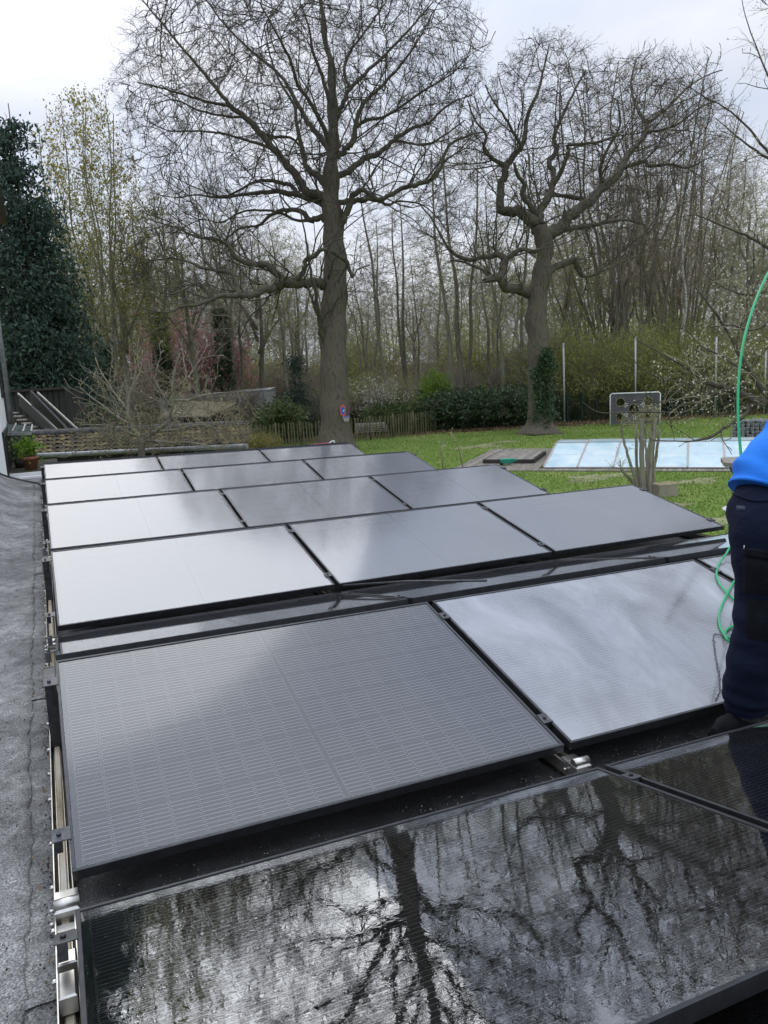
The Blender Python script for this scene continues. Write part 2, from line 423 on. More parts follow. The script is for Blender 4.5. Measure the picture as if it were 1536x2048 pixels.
def glass_material(name, rough, film, ripple, drops=0.0, patches=False, ior=1.7):
    """thin module glass: clear sheet whose face mirrors by Fresnel, with a film of wash water and dust"""
    m = bpy.data.materials.new(name); m.use_nodes = True; t = m.node_tree; t.nodes.clear(); K = t.links.new
    out = N(t, 'ShaderNodeOutputMaterial'); tr = N(t, 'ShaderNodeBsdfTransparent'); gl = N(t, 'ShaderNodeBsdfGlossy', Roughness=rough)
    gl.inputs['Color'].default_value = (.96, .98, 1, 1)
    fr = N(t, 'ShaderNodeFresnel', IOR=ior)
    tc = N(t, 'ShaderNodeTexCoord'); oi = N(t, 'ShaderNodeObjectInfo')
    off = N(t, 'ShaderNodeVectorMath', operation='ADD'); K(tc.outputs['Object'], off.inputs[0])
    sc = N(t, 'ShaderNodeVectorMath', operation='SCALE'); sc.inputs[0].default_value = (13, 7, 0); K(oi.outputs['Random'], sc.inputs['Scale'])
    K(sc.outputs[0], off.inputs[1])
    bn = None
    if ripple > 0:
        n = N(t, 'ShaderNodeTexNoise', Scale=3.0, Detail=2.0, Roughness=.5); K(off.outputs[0], n.inputs['Vector'])
        bp = N(t, 'ShaderNodeBump', Strength=1.0, Distance=ripple * .01); K(n.outputs['Fac'], bp.inputs['Height']); bn = bp
    if drops > 0:
        n = N(t, 'ShaderNodeTexNoise', Scale=38.0, Detail=3.0, Roughness=.55, Distortion=.8); K(off.outputs[0], n.inputs['Vector'])
        rp = ramp(t, [(.40, 0.0), (.62, 1.0)]); K(n.outputs['Fac'], rp.inputs[0])
        b2 = N(t, 'ShaderNodeBump', Strength=1.0, Distance=drops * .001); K(rp.outputs[0], b2.inputs['Height'])
        if bn: K(bn.outputs[0], b2.inputs['Normal'])
        bn = b2
    if bn:
        K(bn.outputs[0], gl.inputs['Normal']); K(bn.outputs[0], fr.inputs['Normal'])
    mix = N(t, 'ShaderNodeMixShader'); K(fr.outputs[0], mix.inputs[0]); K(tr.outputs[0], mix.inputs[1]); K(gl.outputs[0], mix.inputs[2])
    last = mix
    if film > 0:
        df = N(t, 'ShaderNodeBsdfDiffuse'); df.inputs['Color'].default_value = (.56, .58, .62, 1)
        n = N(t, 'ShaderNodeTexNoise', Scale=1.7, Detail=7.0, Roughness=.6, Distortion=.5)
        mpn = N(t, 'ShaderNodeMapping'); mpn.inputs['Scale'].default_value = (1.6, .8, 1); K(off.outputs[0], mpn.inputs[0]); K(mpn.outputs[0], n.inputs['Vector'])
        rp = ramp(t, [(.32, film * .35), (.60, film * 1.2), (.75, film * 1.9)] if patches else [(.3, film * .85), (.7, film * 1.15)]); K(n.outputs['Fac'], rp.inputs[0])
        m2 = N(t, 'ShaderNodeMixShader'); K(rp.outputs[0], m2.inputs[0]); K(mix.outputs[0], m2.inputs[1]); K(df.outputs[0], m2.inputs[2]); last = m2
    K(last.outputs[0], out.inputs['Surface'])
    MATS[name] = m
    return m


glass_wet = glass_material('wet_module_glass', .008, .006, .014, .020, True, 3.4)
glass_mid = glass_material('damp_module_glass', .10, .02, .03, 0.0, True, 1.75)
glass_bright = glass_material('rinsed_module_glass', .07, .40, .04, .02, True, 2.2)
glass_far = glass_material('dry_module_glass', .10, .13, .02, 0, False, 2.4)
glass_strip = glass_material('rinsed_strip_glass', .035, .004, .03, 0, False, 1.6)

# ================================================================== trees
def tree_frame(d):
    d = d / (np.linalg.norm(d, axis=1)[:, None] + 1e-9)
    ref = np.where(np.abs(d[:, 2:3]) < .8, np.array([[0, 0, 1.0]]), np.array([[1.0, 0, 0]]))
    u = np.cross(d, ref); u /= np.linalg.norm(u, axis=1)[:, None] + 1e-9
    return d, u, np.cross(d, u)


def edge_mesh(A, B, ra, rb, k=3):
    """one prism per branch segment"""
    d, u, w = tree_frame(B - A); n = len(A)
    a = np.arange(k) * 2 * PI / k
    off = np.cos(a)[None, :, None] * u[:, None, :] + np.sin(a)[None, :, None] * w[:, None, :]
    V = np.concatenate([A[:, None, :] + off * ra[:, None, None], B[:, None, :] + off * rb[:, None, None]], 1).reshape(-1, 3)
    j = np.arange(k); j2 = (j + 1) % k
    f = np.stack([j, j2, j2 + k, j + k], 1)
    F = (np.arange(n)[:, None, None] * 2 * k + f[None]).reshape(-1, 4)
    return V, F


def colonize(seed_pos, seed_par, attr, step, infl, kill, iters=120, up=0.0, jitter=.25, rng=RNG, momentum=.35):
    pos = list(seed_pos); par = list(seed_par)
    P = np.array(pos); D = np.zeros((len(attr),)) + 1e9; I = np.zeros(len(attr), int)
    dirs = np.zeros_like(P)
    for i, p in enumerate(par):
        if p >= 0: dirs[i] = P[i] - P[p]
    dirs /= np.linalg.norm(dirs, axis=1)[:, None] + 1e-9

    def upd(newP, start):
        nonlocal D, I
        for c in range(0, len(newP), 1500):
            q = newP[c:c + 1500]
            d2 = ((attr[:, None, :] - q[None]) ** 2).sum(2)
            m = d2.argmin(1); dm = np.sqrt(d2[np.arange(len(attr)), m])
            s = dm < D; D[s] = dm[s]; I[s] = start + c + m[s]
    upd(P, 0)
    for it in range(iters):
        alive = D > kill
        attr = attr[alive]; D = D[alive]; I = I[alive]
        act = D < infl
        if len(attr) == 0 or not act.any(): break
        S = np.zeros_like(P); v = attr[act] - P[I[act]]; v /= np.linalg.norm(v, axis=1)[:, None] + 1e-9
        np.add.at(S, I[act], v)
        idx = np.unique(I[act]); s = S[idx]; s /= np.linalg.norm(s, axis=1)[:, None] + 1e-9
        s = s + momentum * dirs[idx] + rng.normal(0, jitter, s.shape); s[:, 2] += up
        s /= np.linalg.norm(s, axis=1)[:, None] + 1e-9
        nw = P[idx] + s * step
        upd(nw, len(P)); P = np.vstack([P, nw]); dirs = np.vstack([dirs, s]); par += idx.tolist()
        if len(P) > 60000: break
    return P, np.array(par), dirs


def pipe_radii(P, par, tip, n=2.05):
    r = np.zeros(len(P)); acc = np.zeros(len(P)); kids = np.zeros(len(P), int)
    for i in range(len(P) - 1, -1, -1):
        r[i] = (acc[i] ** (1 / n)) if acc[i] > 0 else tip
        if par[i] >= 0: acc[par[i]] += r[i] ** n; kids[par[i]] += 1
    return r, kids


def twigs(P, dirs, per, length, rad, spread=.8, side=2, up=.15, rng=RNG, kinks=2):
    """fine sprays growing from the given points: kinked twig plus side twiglets; returns edges and tip points"""
    n = len(P) * per
    p = np.repeat(P, per, 0); d = np.repeat(dirs, per, 0) + rng.normal(0, spread, (n, 3)); d[:, 2] += up
    d /= np.linalg.norm(d, axis=1)[:, None] + 1e-9
    A, B, RA, RB, T = [], [], [], [], []
    ln = length * rng.uniform(.5, 1.4, n)
    cur = p; cd = d
    for k in range(kinks):
        nd = cd + rng.normal(0, .3, (n, 3)); nd /= np.linalg.norm(nd, axis=1)[:, None]
        nx = cur + nd * (ln / kinks)[:, None]
        A.append(cur); B.append(nx); RA.append(np.full(n, rad * (1 - .3 * k / kinks))); RB.append(np.full(n, rad * (1 - .5 * (k + 1) / kinks)))
        for q in range(side):
            sd = nd + rng.normal(0, .75, (n, 3)); sd /= np.linalg.norm(sd, axis=1)[:, None]
            st = cur + (nx - cur) * rng.uniform(.3, 1, (n, 1)); en = st + sd * (ln * rng.uniform(.25, .55, n))[:, None]
            A.append(st); B.append(en); RA.append(np.full(n, rad * .65)); RB.append(np.full(n, rad * .4)); T.append(en)
        cur = nx; cd = nd
    T.append(cur)
    return np.concatenate(A), np.concatenate(B), np.concatenate(RA), np.concatenate(RB), np.concatenate(T)


def leaf_mesh(P, size, per=1, spread=.05, rng=RNG, down=0.0, aspect=.5):
    n = len(P) * per
    c = np.repeat(P, per, 0) + rng.normal(0, spread, (n, 3))
    a = rng.normal(0, 1, (n, 3)); a[:, 2] -= down; a /= np.linalg.norm(a, axis=1)[:, None]
    b = np.cross(a, rng.normal(0, 1, (n, 3))); b /= np.linalg.norm(b, axis=1)[:, None] + 1e-9
    s = (size * rng.uniform(.6, 1.4, n))[:, None]; nn = np.cross(a, b)
    V = np.stack([c - a * s * .5, c + b * s * aspect * .5 + nn * s * .08, c + a * s * .5, c - b * s * aspect * .5 + nn * s * .08], 1).reshape(-1, 3)
    F = np.arange(n * 4).reshape(-1, 4)
    return V, F


def ellipsoid_points(n, c, ax, rng, shell=.0):
    v = rng.normal(0, 1, (n, 3)); v /= np.linalg.norm(v, axis=1)[:, None]
    r = rng.uniform(shell ** 3, 1, n) ** (1 / 3)
    return np.array(c) + v * r[:, None] * np.array(ax)


def densify(p, r, step):
    P = [p[0]]; R = [r[0]]
    for i in range(len(p) - 1):
        l = np.linalg.norm(p[i + 1] - p[i]); k = max(1, int(round(l / step)))
        for j in range(1, k + 1):
            P.append(p[i] + (p[i + 1] - p[i]) * j / k); R.append(r[i] + (r[i + 1] - r[i]) * j / k)
    return np.array(P), np.array(R)


def traced_tree(name, label, cat, D, trunk, limbs, clouds, step, infl, kill, tip, seed, twl, per=2, side=2, trunk_mat=None, bud=None, budsize=.06, flare=None, up=.04, drift=1.0, jitter=.28, tw_mat=None, tw_rad=None, second=0, size=1.0, thin=1.0, br_mat=None, tw_spread=.7):
    """trunk and limbs: lists of (px, py, radius_px) in the photograph at depth D; each limb swings nearer or farther as it goes out.
    clouds: (px, py, half width px, half height px, half depth m, points)"""
    rng = np.random.default_rng(seed)
    s = D / FPX

    def line(l, sw=0.0, d0=D):
        out = []; acc = 0.0
        for i, (x, y, r) in enumerate(l):
            if i: acc += math.hypot(x - l[i - 1][0], y - l[i - 1][1]) * s
            out.append(atd(x, y, d0 + sw * acc))
        return np.array(out), np.array([r * s for _, _, r in l])
    tp, tr = line(trunk)
    org = tp[0].copy(); org[2] = 0
    tp[0][2] = min(tp[0][2], -.1)
    root = thing(name, label, cat, org)
    mb = MB(); sp, sr = smooth_path(tp, tr, 5)
    mb.tube(sp, sr, 16)
    V0 = np.concatenate(mb.v)                      # roughen and flare the trunk
    if flare:
        h = V0[:, 2]; ang = np.arctan2(V0[:, 1] - org[1], V0[:, 0] - org[0])
        k = np.clip(1 - h / 1.2, 0, 1) ** 2 * flare * (.6 + .5 * np.sin(ang * 5 + 1))
        V0[:, :2] += (V0[:, :2] - org[:2]) * k[:, None]
    V0 += np.stack([np.sin(V0[:, 2] * 3.1 + V0[:, 0] * 7), np.cos(V0[:, 2] * 2.3 + V0[:, 1] * 6), 0 * V0[:, 0]], 1) * sr.max() * .05
    mb.v = [V0]
    mb.build('trunk', trunk_mat or bark, root, org)
    pos = []; par = []; limb_mb = MB(); seedr = []
    allp, allr = densify(sp[len(sp) // 4:], sr[len(sr) // 4:], step)
    for i, p in enumerate(allp): pos.append(p); par.append(i - 1); seedr.append(allr[i])
    for j, l in enumerate(limbs):
        sw = (rng.uniform(.25, .75) * rng.choice([-1, 1])) * drift if j != 0 else 0.05
        pj = [(a[0], a[1], a[2]) for a in l]
        near = min(range(len(pos)), key=lambda i: abs(proj(pos[i])[0] - pj[0][0]) + abs(proj(pos[i])[1] - pj[0][1]))
        dd = float((pos[near] - CAM) @ CF)
        lp, lr = line(pj, sw, dd); lr = lr * thin * np.linspace(1.1, .8, len(lr))
        q, qr = smooth_path(lp, lr, 4)
        q[1:-1] += rng.normal(0, 1, q[1:-1].shape) * qr[1:-1, None] * .22
        limb_mb.tube(q, qr, 9 if lr[0] > .1 else 6)
        dp, dr = densify(q, qr, step)
        for i, p in enumerate(dp):
            pos.append(p); par.append(len(pos) - 2 if i else near); seedr.append(dr[i])
    main = len(pos)
    if second:
        cand = [i for i in range(len(allp), main) if par[i] >= 0]
        lvl = [(i, 1) for i in rng.choice(cand, size=min(len(cand), second), replace=False)]
        while lvl:
            i, lv = lvl.pop(); p0 = pos[i]; t_ = p0 - pos[par[i]]; t_ /= np.linalg.norm(t_) + 1e-9
            r0 = min(seedr[i] * rng.uniform(.32, .5), .045 * size) if lv == 1 else seedr[i] * .6
            ln = size * (rng.uniform(2.0, 4.2) if lv == 1 else rng.uniform(1.0, 2.2)) * float(np.clip(seedr[i] / (.075 * size), .35, 1))
            d_ = rng.normal(0, 1, 3) * [1, 1, .8]; d_ -= t_ * (d_ @ t_); d_ /= np.linalg.norm(d_); d_ = d_ * .8 + t_ * .75 + np.array([0, 0, .22])
            pts = [p0]; dd = d_ / np.linalg.norm(d_); nst = max(3, int(ln / (step * 1.2)))
            for q in range(nst):
                dd = dd + rng.normal(0, .17, 3) + np.array([0, 0, .04]); dd /= np.linalg.norm(dd); pts.append(pts[-1] + dd * ln / nst)
            q, qr = smooth_path(np.array(pts), np.linspace(r0, tip * 1.5, len(pts)), 2); limb_mb.tube(q, qr, 5, cap=False)
            dp, dr_ = densify(q, qr, step); b0 = len(pos)
            for jj, p in enumerate(dp): pos.append(p); par.append(len(pos) - 2 if jj else i); seedr.append(dr_[jj])
            if lv == 1:
                for jj in range(b0 + 2, len(pos), max(2, (len(pos) - b0) // 4)): lvl.append((jj, 2))
    limb_mb.build('limbs', bark_dark if trunk_mat is None else trunk_mat, root, org)
    A = []
    for (cx, cy, a, b, dz, n) in clouds:
        q = ellipsoid_points(n, (cx, cy, D), (a, b, dz), rng, .25)
        A.append(np.array([atd(x, y, d) for x, y, d in q]))
    ns = len(pos)
    P, pr, dr = colonize(np.array(pos), par, np.concatenate(A), step, infl, kill, 160, up, jitter, rng)
    r, kids = pipe_radii(P, pr, tip)
    r = np.minimum(r, .22)
    e = np.arange(ns, len(P))
    rp = np.minimum(r[pr[e]], r[e] * 1.25)
    thick = r[e] > tip * 4
    V1, F1 = edge_mesh(P[pr[e]], P[e], np.where(pr[e] < ns, r[e] * 1.2, rp), r[e], 4)
    tag(link('branches', fast_mesh('branches', V1 - org, F1, br_mat or (bark_dark if trunk_mat is None else trunk_mat), True), root), kind='stuff')
    tips = np.where((kids == 0))[0]; tips = tips[tips >= ns]
    more = rng.choice(e, size=int(len(e) * .45), replace=False)
    src = np.concatenate([tips, more])
    a, b, ra, rb, T = twigs(P[src], dr[src], per, twl, tw_rad or tip * .8, tw_spread, side, .1, rng)
    V2, F2 = edge_mesh(a, b, ra, rb, 3)
    tag(link('twigs', fast_mesh('twigs', V2 - org, F2, tw_mat or twig_dark), root), kind='stuff')
    if bud is not None:
        Tb = T[rng.random(len(T)) < bud[1]]
        V3, F3 = leaf_mesh(Tb, budsize, 1, budsize * .5, rng, aspect=.7)
        tag(link('buds', fast_mesh('buds', V3 - org, F3, bud[0]), root), kind='stuff')
    print(name, 'nodes', len(P), 'twig edges', len(a))
    return root


def proj(X):
    d = np.asarray(X) - CAM; z = d @ CF
    return 768 + FPX * (d @ CR) / z, 1024 - FPX * (d @ CU) / z


# ================================================================== setting: ground, lawn, woodland floor
def grid_sheet(name, mat, x0, x1, y0, y1, nx, ny, zf, kind='structure'):
    xs = np.linspace(x0, x1, nx); ys = np.linspace(y0, y1, ny)
    X, Y = np.meshgrid(xs, ys, indexing='ij')
    return tag(MB().quadgrid(np.stack([X, Y, zf(X, Y)], 2)).build(name, mat), kind=kind)


def wood_side(X, Y):       # how far a point lies beyond the garden's back boundary (negative: lawn side)
    return (X * .28 + Y * .96) - 44.2


ground_ob = grid_sheet('ground', woodland, -500, 600, -300, 700, 60, 60, lambda X, Y: 0 * X - .03)
ground_ob['label'] = 'bare brown woodland ground'
# the lawn, with a wavy far edge against the leaf litter
bx = np.linspace(-14, 62, 120); lp = []
for x in bx:
    yb = (43.3 - x * .31) + .35 * math.sin(x * 1.3) + .2 * math.sin(x * 3.1)
    lp.append([(x, y, 0.0) for y in np.linspace(-12, yb, 40)])
lawn = tag(MB().quadgrid(np.array(lp)).build('lawn', lawn_mat), kind='structure')
# rising distant wooded land, well behind the trees
hs = []
for a in np.linspace(math.radians(-60), math.radians(110), 90):
    row = []
    for r, h in ((95, 0), (112, 2.4), (130, 4.6), (160, 6.6), (230, 8.5), (420, 9.0)):
        hh = h * (1 + .22 * math.sin(a * 9) + .12 * math.sin(a * 23 + 2)) if h else -.2
        row.append((r * math.sin(a), r * math.cos(a), hh * .55 if h else hh))
    hs.append(row)
tag(MB().quadgrid(np.array(hs)).build('distant_hill', hill_mat), kind='structure')

# grass blades on the lawn
rg = np.random.default_rng(3); n = 70000
gx = rg.uniform(9, 40, n * 3); gy = rg.uniform(8, 42, n * 3)
dd = (gx - CAM[0]) * CF[0] + (gy - CAM[1]) * CF[1]
keep = (gy < 42.6 - gx * .31) & (dd > 12) & (((gx - CAM[0]) * CR[0] + (gy - CAM[1]) * CR[1]) / dd > -.12)
keep &= rg.random(len(gx)) < np.clip(22 / np.maximum(dd, 1), 0, 1) ** 1.2
gx = gx[keep][:n]; gy = gy[keep][:n]; n = len(gx)
hh = rg.uniform(.03, .085, n); th = rg.uniform(0, 2 * PI, n); wv = .012 + rg.random(n) * .012
P0 = np.stack([gx, gy, np.zeros(n)], 1); s_ = np.stack([np.cos(th), np.sin(th), 0 * th], 1) * wv[:, None]
tp_ = P0 + np.stack([rg.normal(0, .03, n), rg.normal(0, .03, n), hh], 1)
Vg = np.stack([P0 - s_, P0 + s_, tp_], 1).reshape(-1, 3)
tag(link('grass', fast_mesh('grass', Vg, np.arange(n * 3).reshape(-1, 3), grass_mat)), 'short green lawn grass beyond the garage roof', 'grass', kind='stuff')
keepg = np.ones(1)
patch_mat = noisy('bare_soil_patch', (.13, .15, .05), (.24, .235, .13), 3, .95, .8, .02)
for px, py, r in ((1190, 955, .8), (1240, 950, .5), (1395, 962, .6), (1440, 1040, .45), (1160, 962, .35), (1360, 1010, .3), (960, 893, .9), (1010, 884, .6)):
    c = ground(px, py); aa = np.linspace(0, 2 * PI, 25)[:-1]; rr = r * (1 + .25 * np.sin(aa * 3 + px) + .18 * np.sin(aa * 7 + py)); rq_ = rg.normal(1, .08, 24)
    P = [c + [0, 0, .045]] + [c + [1.3 * rr[i] * rq_[i] * math.cos(aa[i]), .8 * rr[i] * rq_[i] * math.sin(aa[i]), .004] for i in range(24)]
    tag(MB().add(P, [(0, i + 1, (i + 1) % 24 + 1) for i in range(24)], True).build('bare_patch', patch_mat), kind='structure')
# leaf litter along the wood edge
n = 9000; lx = rg.uniform(14, 44, n); ly = 43.6 - lx * .31 + rg.normal(.9, 1.1, n)
V, F = leaf_mesh(np.stack([lx, ly, np.full(n, .03)], 1), .12, 1, .02, rg)
tag(link('leaf_litter', fast_mesh('leaf_litter', V, F, litter_mat)), 'brown dead leaves along the edge of the wood', 'leaves', kind='stuff')

# ================================================================== the flat garage roof
C_R = np.array([0.04885, -2.18531, 1.33704])
fr_, rr_, ur_ = basis(0.16867, YAW, -0.03620)
RW = np.stack([CR, CU, -CF], 1) @ np.stack([rr_, ur_, -fr_], 1).T


def R2W(X): return CAM + (RW @ (np.atleast_2d(X) - C_R).T).T


def roofM(o, x, y, z):       # columns of a local frame given in roof coordinates -> world matrix
    o = R2W(o)[0]; x, y, z = RW @ x, RW @ y, RW @ z
    return Matrix([[x[0], y[0], z[0], o[0]], [x[1], y[1], z[1], o[1]], [x[2], y[2], z[2], o[2]], [0, 0, 0, 1]])


EX, EY, EZ = np.eye(3)
ROOF = roofM(np.zeros(3), EX, EY, EZ)
ZR = -0.125                  # the felt lies this far below the lower module edges


def roof_obj(name, mb, mat, **kw):
    o = mb.build(name, mat); o.matrix_world = ROOF
    return tag(o, **kw)


# felt sheet: flat under the modules, sweeping up to the left under the house's tiles
rgf = np.random.default_rng(5)


def roof_z(x, y):
    t = np.clip((-.30 - x) / .55, 0, 3)
    lift = .36 * t ** 1.6 * np.clip((y + 3) / 9, .25, 1)
    far = np.clip((y - 11.2) / 1.3, 0, 1)
    return ZR + lift * (1 - .35 * far) + .004 * np.sin(x * 9 + y * 2.3) * np.sin(y * 5.1) + .003 * np.sin(y * 13 + x * 17)


xs = np.concatenate([np.linspace(-1.6, -.3, 22), np.linspace(-.27, .1, 8), np.linspace(.4, 5.18, 12)])
ys = np.linspace(-3.6, 12.35, 150)
X, Y = np.meshgrid(xs, ys, indexing='ij')
Z = roof_z(X, Y)
roof = thing('garage', 'flat felt roofed garage carrying the solar panels', 'garage', mat4=ROOF)
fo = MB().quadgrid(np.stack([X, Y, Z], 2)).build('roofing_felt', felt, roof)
# overlapping upper sheet, with the ragged lap joint that reads as a crack along the roof
def lap(y): return -.128 + .006 * math.sin(y * 4.3) + .004 * math.sin(y * 17) + .003 * math.sin(y * 41 + 1) - .006 * (y > 1.1) - .02 * max(0, y - 4) * .25
Yl = np.linspace(-3.6, 11.6, 620); rows = []
for y in Yl:
    xe = lap(y) + rgf.normal(0, .0022)
    row = [(x, y, roof_z(x, y) + .005) for x in np.linspace(-1.55, -.32, 14)]
    row += [(x, y, roof_z(x, y) + .006) for x in (-.24, -.17)] + [(xe - .003, y, roof_z(xe, y) + .010), (xe + .001, y, roof_z(xe, y) + .0015)]
    rows.append(row)
MB().quadgrid(np.array(rows)).build('felt_lap', felt, roof)
for k, yy in enumerate((-1.35, -.32, .62, 1.75, 2.9, 4.6, 6.6, 8.9)):        # cross seams of the sheets
    pts = []; e0 = lap(yy)
    for x in np.linspace(-.95 if k > 3 else -.5, e0 + (.10 if k % 2 else -.01), 40):
        pts.append((x, yy + .004 * math.sin(x * 40 + k) + rgf.normal(0, .0015) + (x + .3) * .12, roof_z(x, yy) + .0072))
    p = np.array(pts); q = p.copy(); q[:, 1] -= .011; q[:, 2] += .0025; r = q.copy(); r[:, 1] -= .02; r[:, 2] -= .003
    MB().quadgrid(np.stack([p, q, r], 1)).build('felt_seam', felt, roof)
# garage walls, verge boards and the far gutter
g = MB()
g.hexa([(-.75, -3.5, -2.45), (4.9, -3.5, -2.42), (4.9, 12.2, -2.35), (-.75, 12.2, -2.35), (-.75, -3.5, ZR - .06), (4.9, -3.5, ZR - .06), (4.9, 12.2, ZR - .06), (-.75, 12.2, ZR - .06)])
g.build('wall', white_paint, roof)
MB().box((5.2, 4.38, ZR - .06), (.03, 16.0, .17)).build('fascia', zinc, roof)
MB().box((2.2, 12.38, ZR - .07), (5.9, .03, .15)).build('fascia', zinc, roof)
# white edge flashing at the far left corner, seen past the modules
MB().hexa([(-.42, 12.42, ZR - .02), (-.06, 12.42, ZR - .02), (-.06, 12.6, ZR - .02), (-.42, 12.6, ZR - .02), (-.42, 12.42, ZR + .04), (-.06, 12.42, ZR + .04), (-.06, 12.6, ZR + .03), (-.42, 12.6, ZR + .03)]).build('flashing', white_paint, roof)
# lead cable lying at the foot of the slope in the far corner
cp = [(-1.0, 11.2, 0), (-.8, 11.75, 0), (-.62, 11.9, 0), (-.45, 12.0, 0), (-.25, 11.75, 0), (-.1, 11.3, 0), (-.04, 10.6, 0)]
cp = np.array([(x, y, roof_z(x, y) + .022) for x, y, z in cp])
roof_obj('cable', MB().tube(cp, .013, 6, sub=5), black_plastic, label='black cable curving over the felt in the far left roof corner', cat='cable')

# ------------------------------------------------------------------ solar modules
W_, L_, T_, RG, VG, GX = 1.134, 1.68466, 0.20946, 0.15109, 0.09736, 0.02918
ROWS = {('A', -1): (-.07535, .00267, -.00626, 0, .00129), ('F', 0): (.0134, -.00252, -.00244, .02519, -.00264), ('A', 0): (.07535, -.0218, .00198, 0, -.00369),
        ('F', 1): (.02373, .01476, .00552, -.0078, .00952), ('F', 2): (-.02453, .01461, .00247, -.00567, .00013), ('F', 3): (-.00036, -.00073, .0014, -.00034, -.00157), ('F', 4): (-.01223, -.00699, -.00204, -.00274, -.00304),
        ('F', -1): (-.03, 0, 0, 0, 0), ('A', 1): (0, 0, .0, 0, 0), ('A', 2): (0, 0, 0, 0, 0), ('A', 3): (0, 0, 0, 0, 0), ('A', 4): (0, 0, 0, 0, 0)}
PER = 2 * W_ * math.cos(T_) + RG + VG


def module_corner(kind, k, upper, x):
    yo, zo, sl, dt, xo = ROWS[(kind, k)]; t = T_ + dt
    if kind == 'F': y = k * PER + (W_ * math.cos(t) if upper else 0)
    else: y = k * PER + W_ * math.cos(T_) + RG + (W_ * math.cos(T_) - W_ * math.cos(t) if upper else W_ * math.cos(T_))
    return np.array([x + xo, y + yo, (W_ * math.sin(t) if upper else 0) + zo + sl * x])


FW = .0115     # visible frame lip
def frame_mesh():
    m = MB(); h = .035; z = -h / 2 + .0015
    m.box((L_ / 2, FW / 2, z), (L_, FW, h), bev=.0012); m.box((L_ / 2, W_ - FW / 2, z), (L_, FW, h), bev=.0012)
    m.box((FW / 2, W_ / 2, z), (FW, W_ - 2 * FW, h), bev=.0012); m.box((L_ - FW / 2, W_ / 2, z), (FW, W_ - 2 * FW, h), bev=.0012)
    return m.mesh('frame', frame_black)


frame_me = frame_mesh()
def sheet_mesh(name, mat, z, ins=FW):
    return MB().add([(ins, ins, z), (L_ - ins, ins, z), (L_ - ins, W_ - ins, z), (ins, W_ - ins, z)], [(0, 1, 2, 3)]).mesh(name, mat)


back_me = MB().box((L_ / 2, W_ / 2, -.0075), (L_ - 2 * FW, W_ - 2 * FW, .003)).mesh('backsheet', back_mat)
# one half cell: a thin tile 88.5 x 181 mm with wires along x and solder pads at both ends
cell_me = MB().box((0, 0, 0), (.0885, .181, .0006)).mesh('solar_cell', cell_mat)
pad = MB()
for j in range(10):
    yy = (j - 4.5) * .0182
    for sx in (-1, 1): pad.box((sx * .0415, yy, .0006), (.0045, .0022, .0004))
pad_me = pad.mesh('solder_pad', solder_mat)
CX = [FW + .018 + .0445 + i * .0895 + (0 if i < 9 else .0145) for i in range(18)]
CY = [FW + .012 + .0905 + j * .1830 for j in range(6)]
# far modules: the same cells joined into one sheet of tiles
cs = MB()
for cx in CX:
    for cy in CY: cs.box((cx, cy, -.0045), (.0885, .181, .0006))
sheet_me = cs.mesh('cell_sheet', None)
cs2 = sheet_me
cs2.materials.append(cell_mat_far := cell_material('far_cells', True))
glass_mes = {g.name: sheet_mesh('glass', g, -.002) for g in (glass_wet, glass_mid, glass_bright, glass_far, glass_strip)}
jbox_me = MB().box((L_ * .5, W_ * .88, -.018), (.10, .06, .02)).mesh('junction_box', black_plastic)

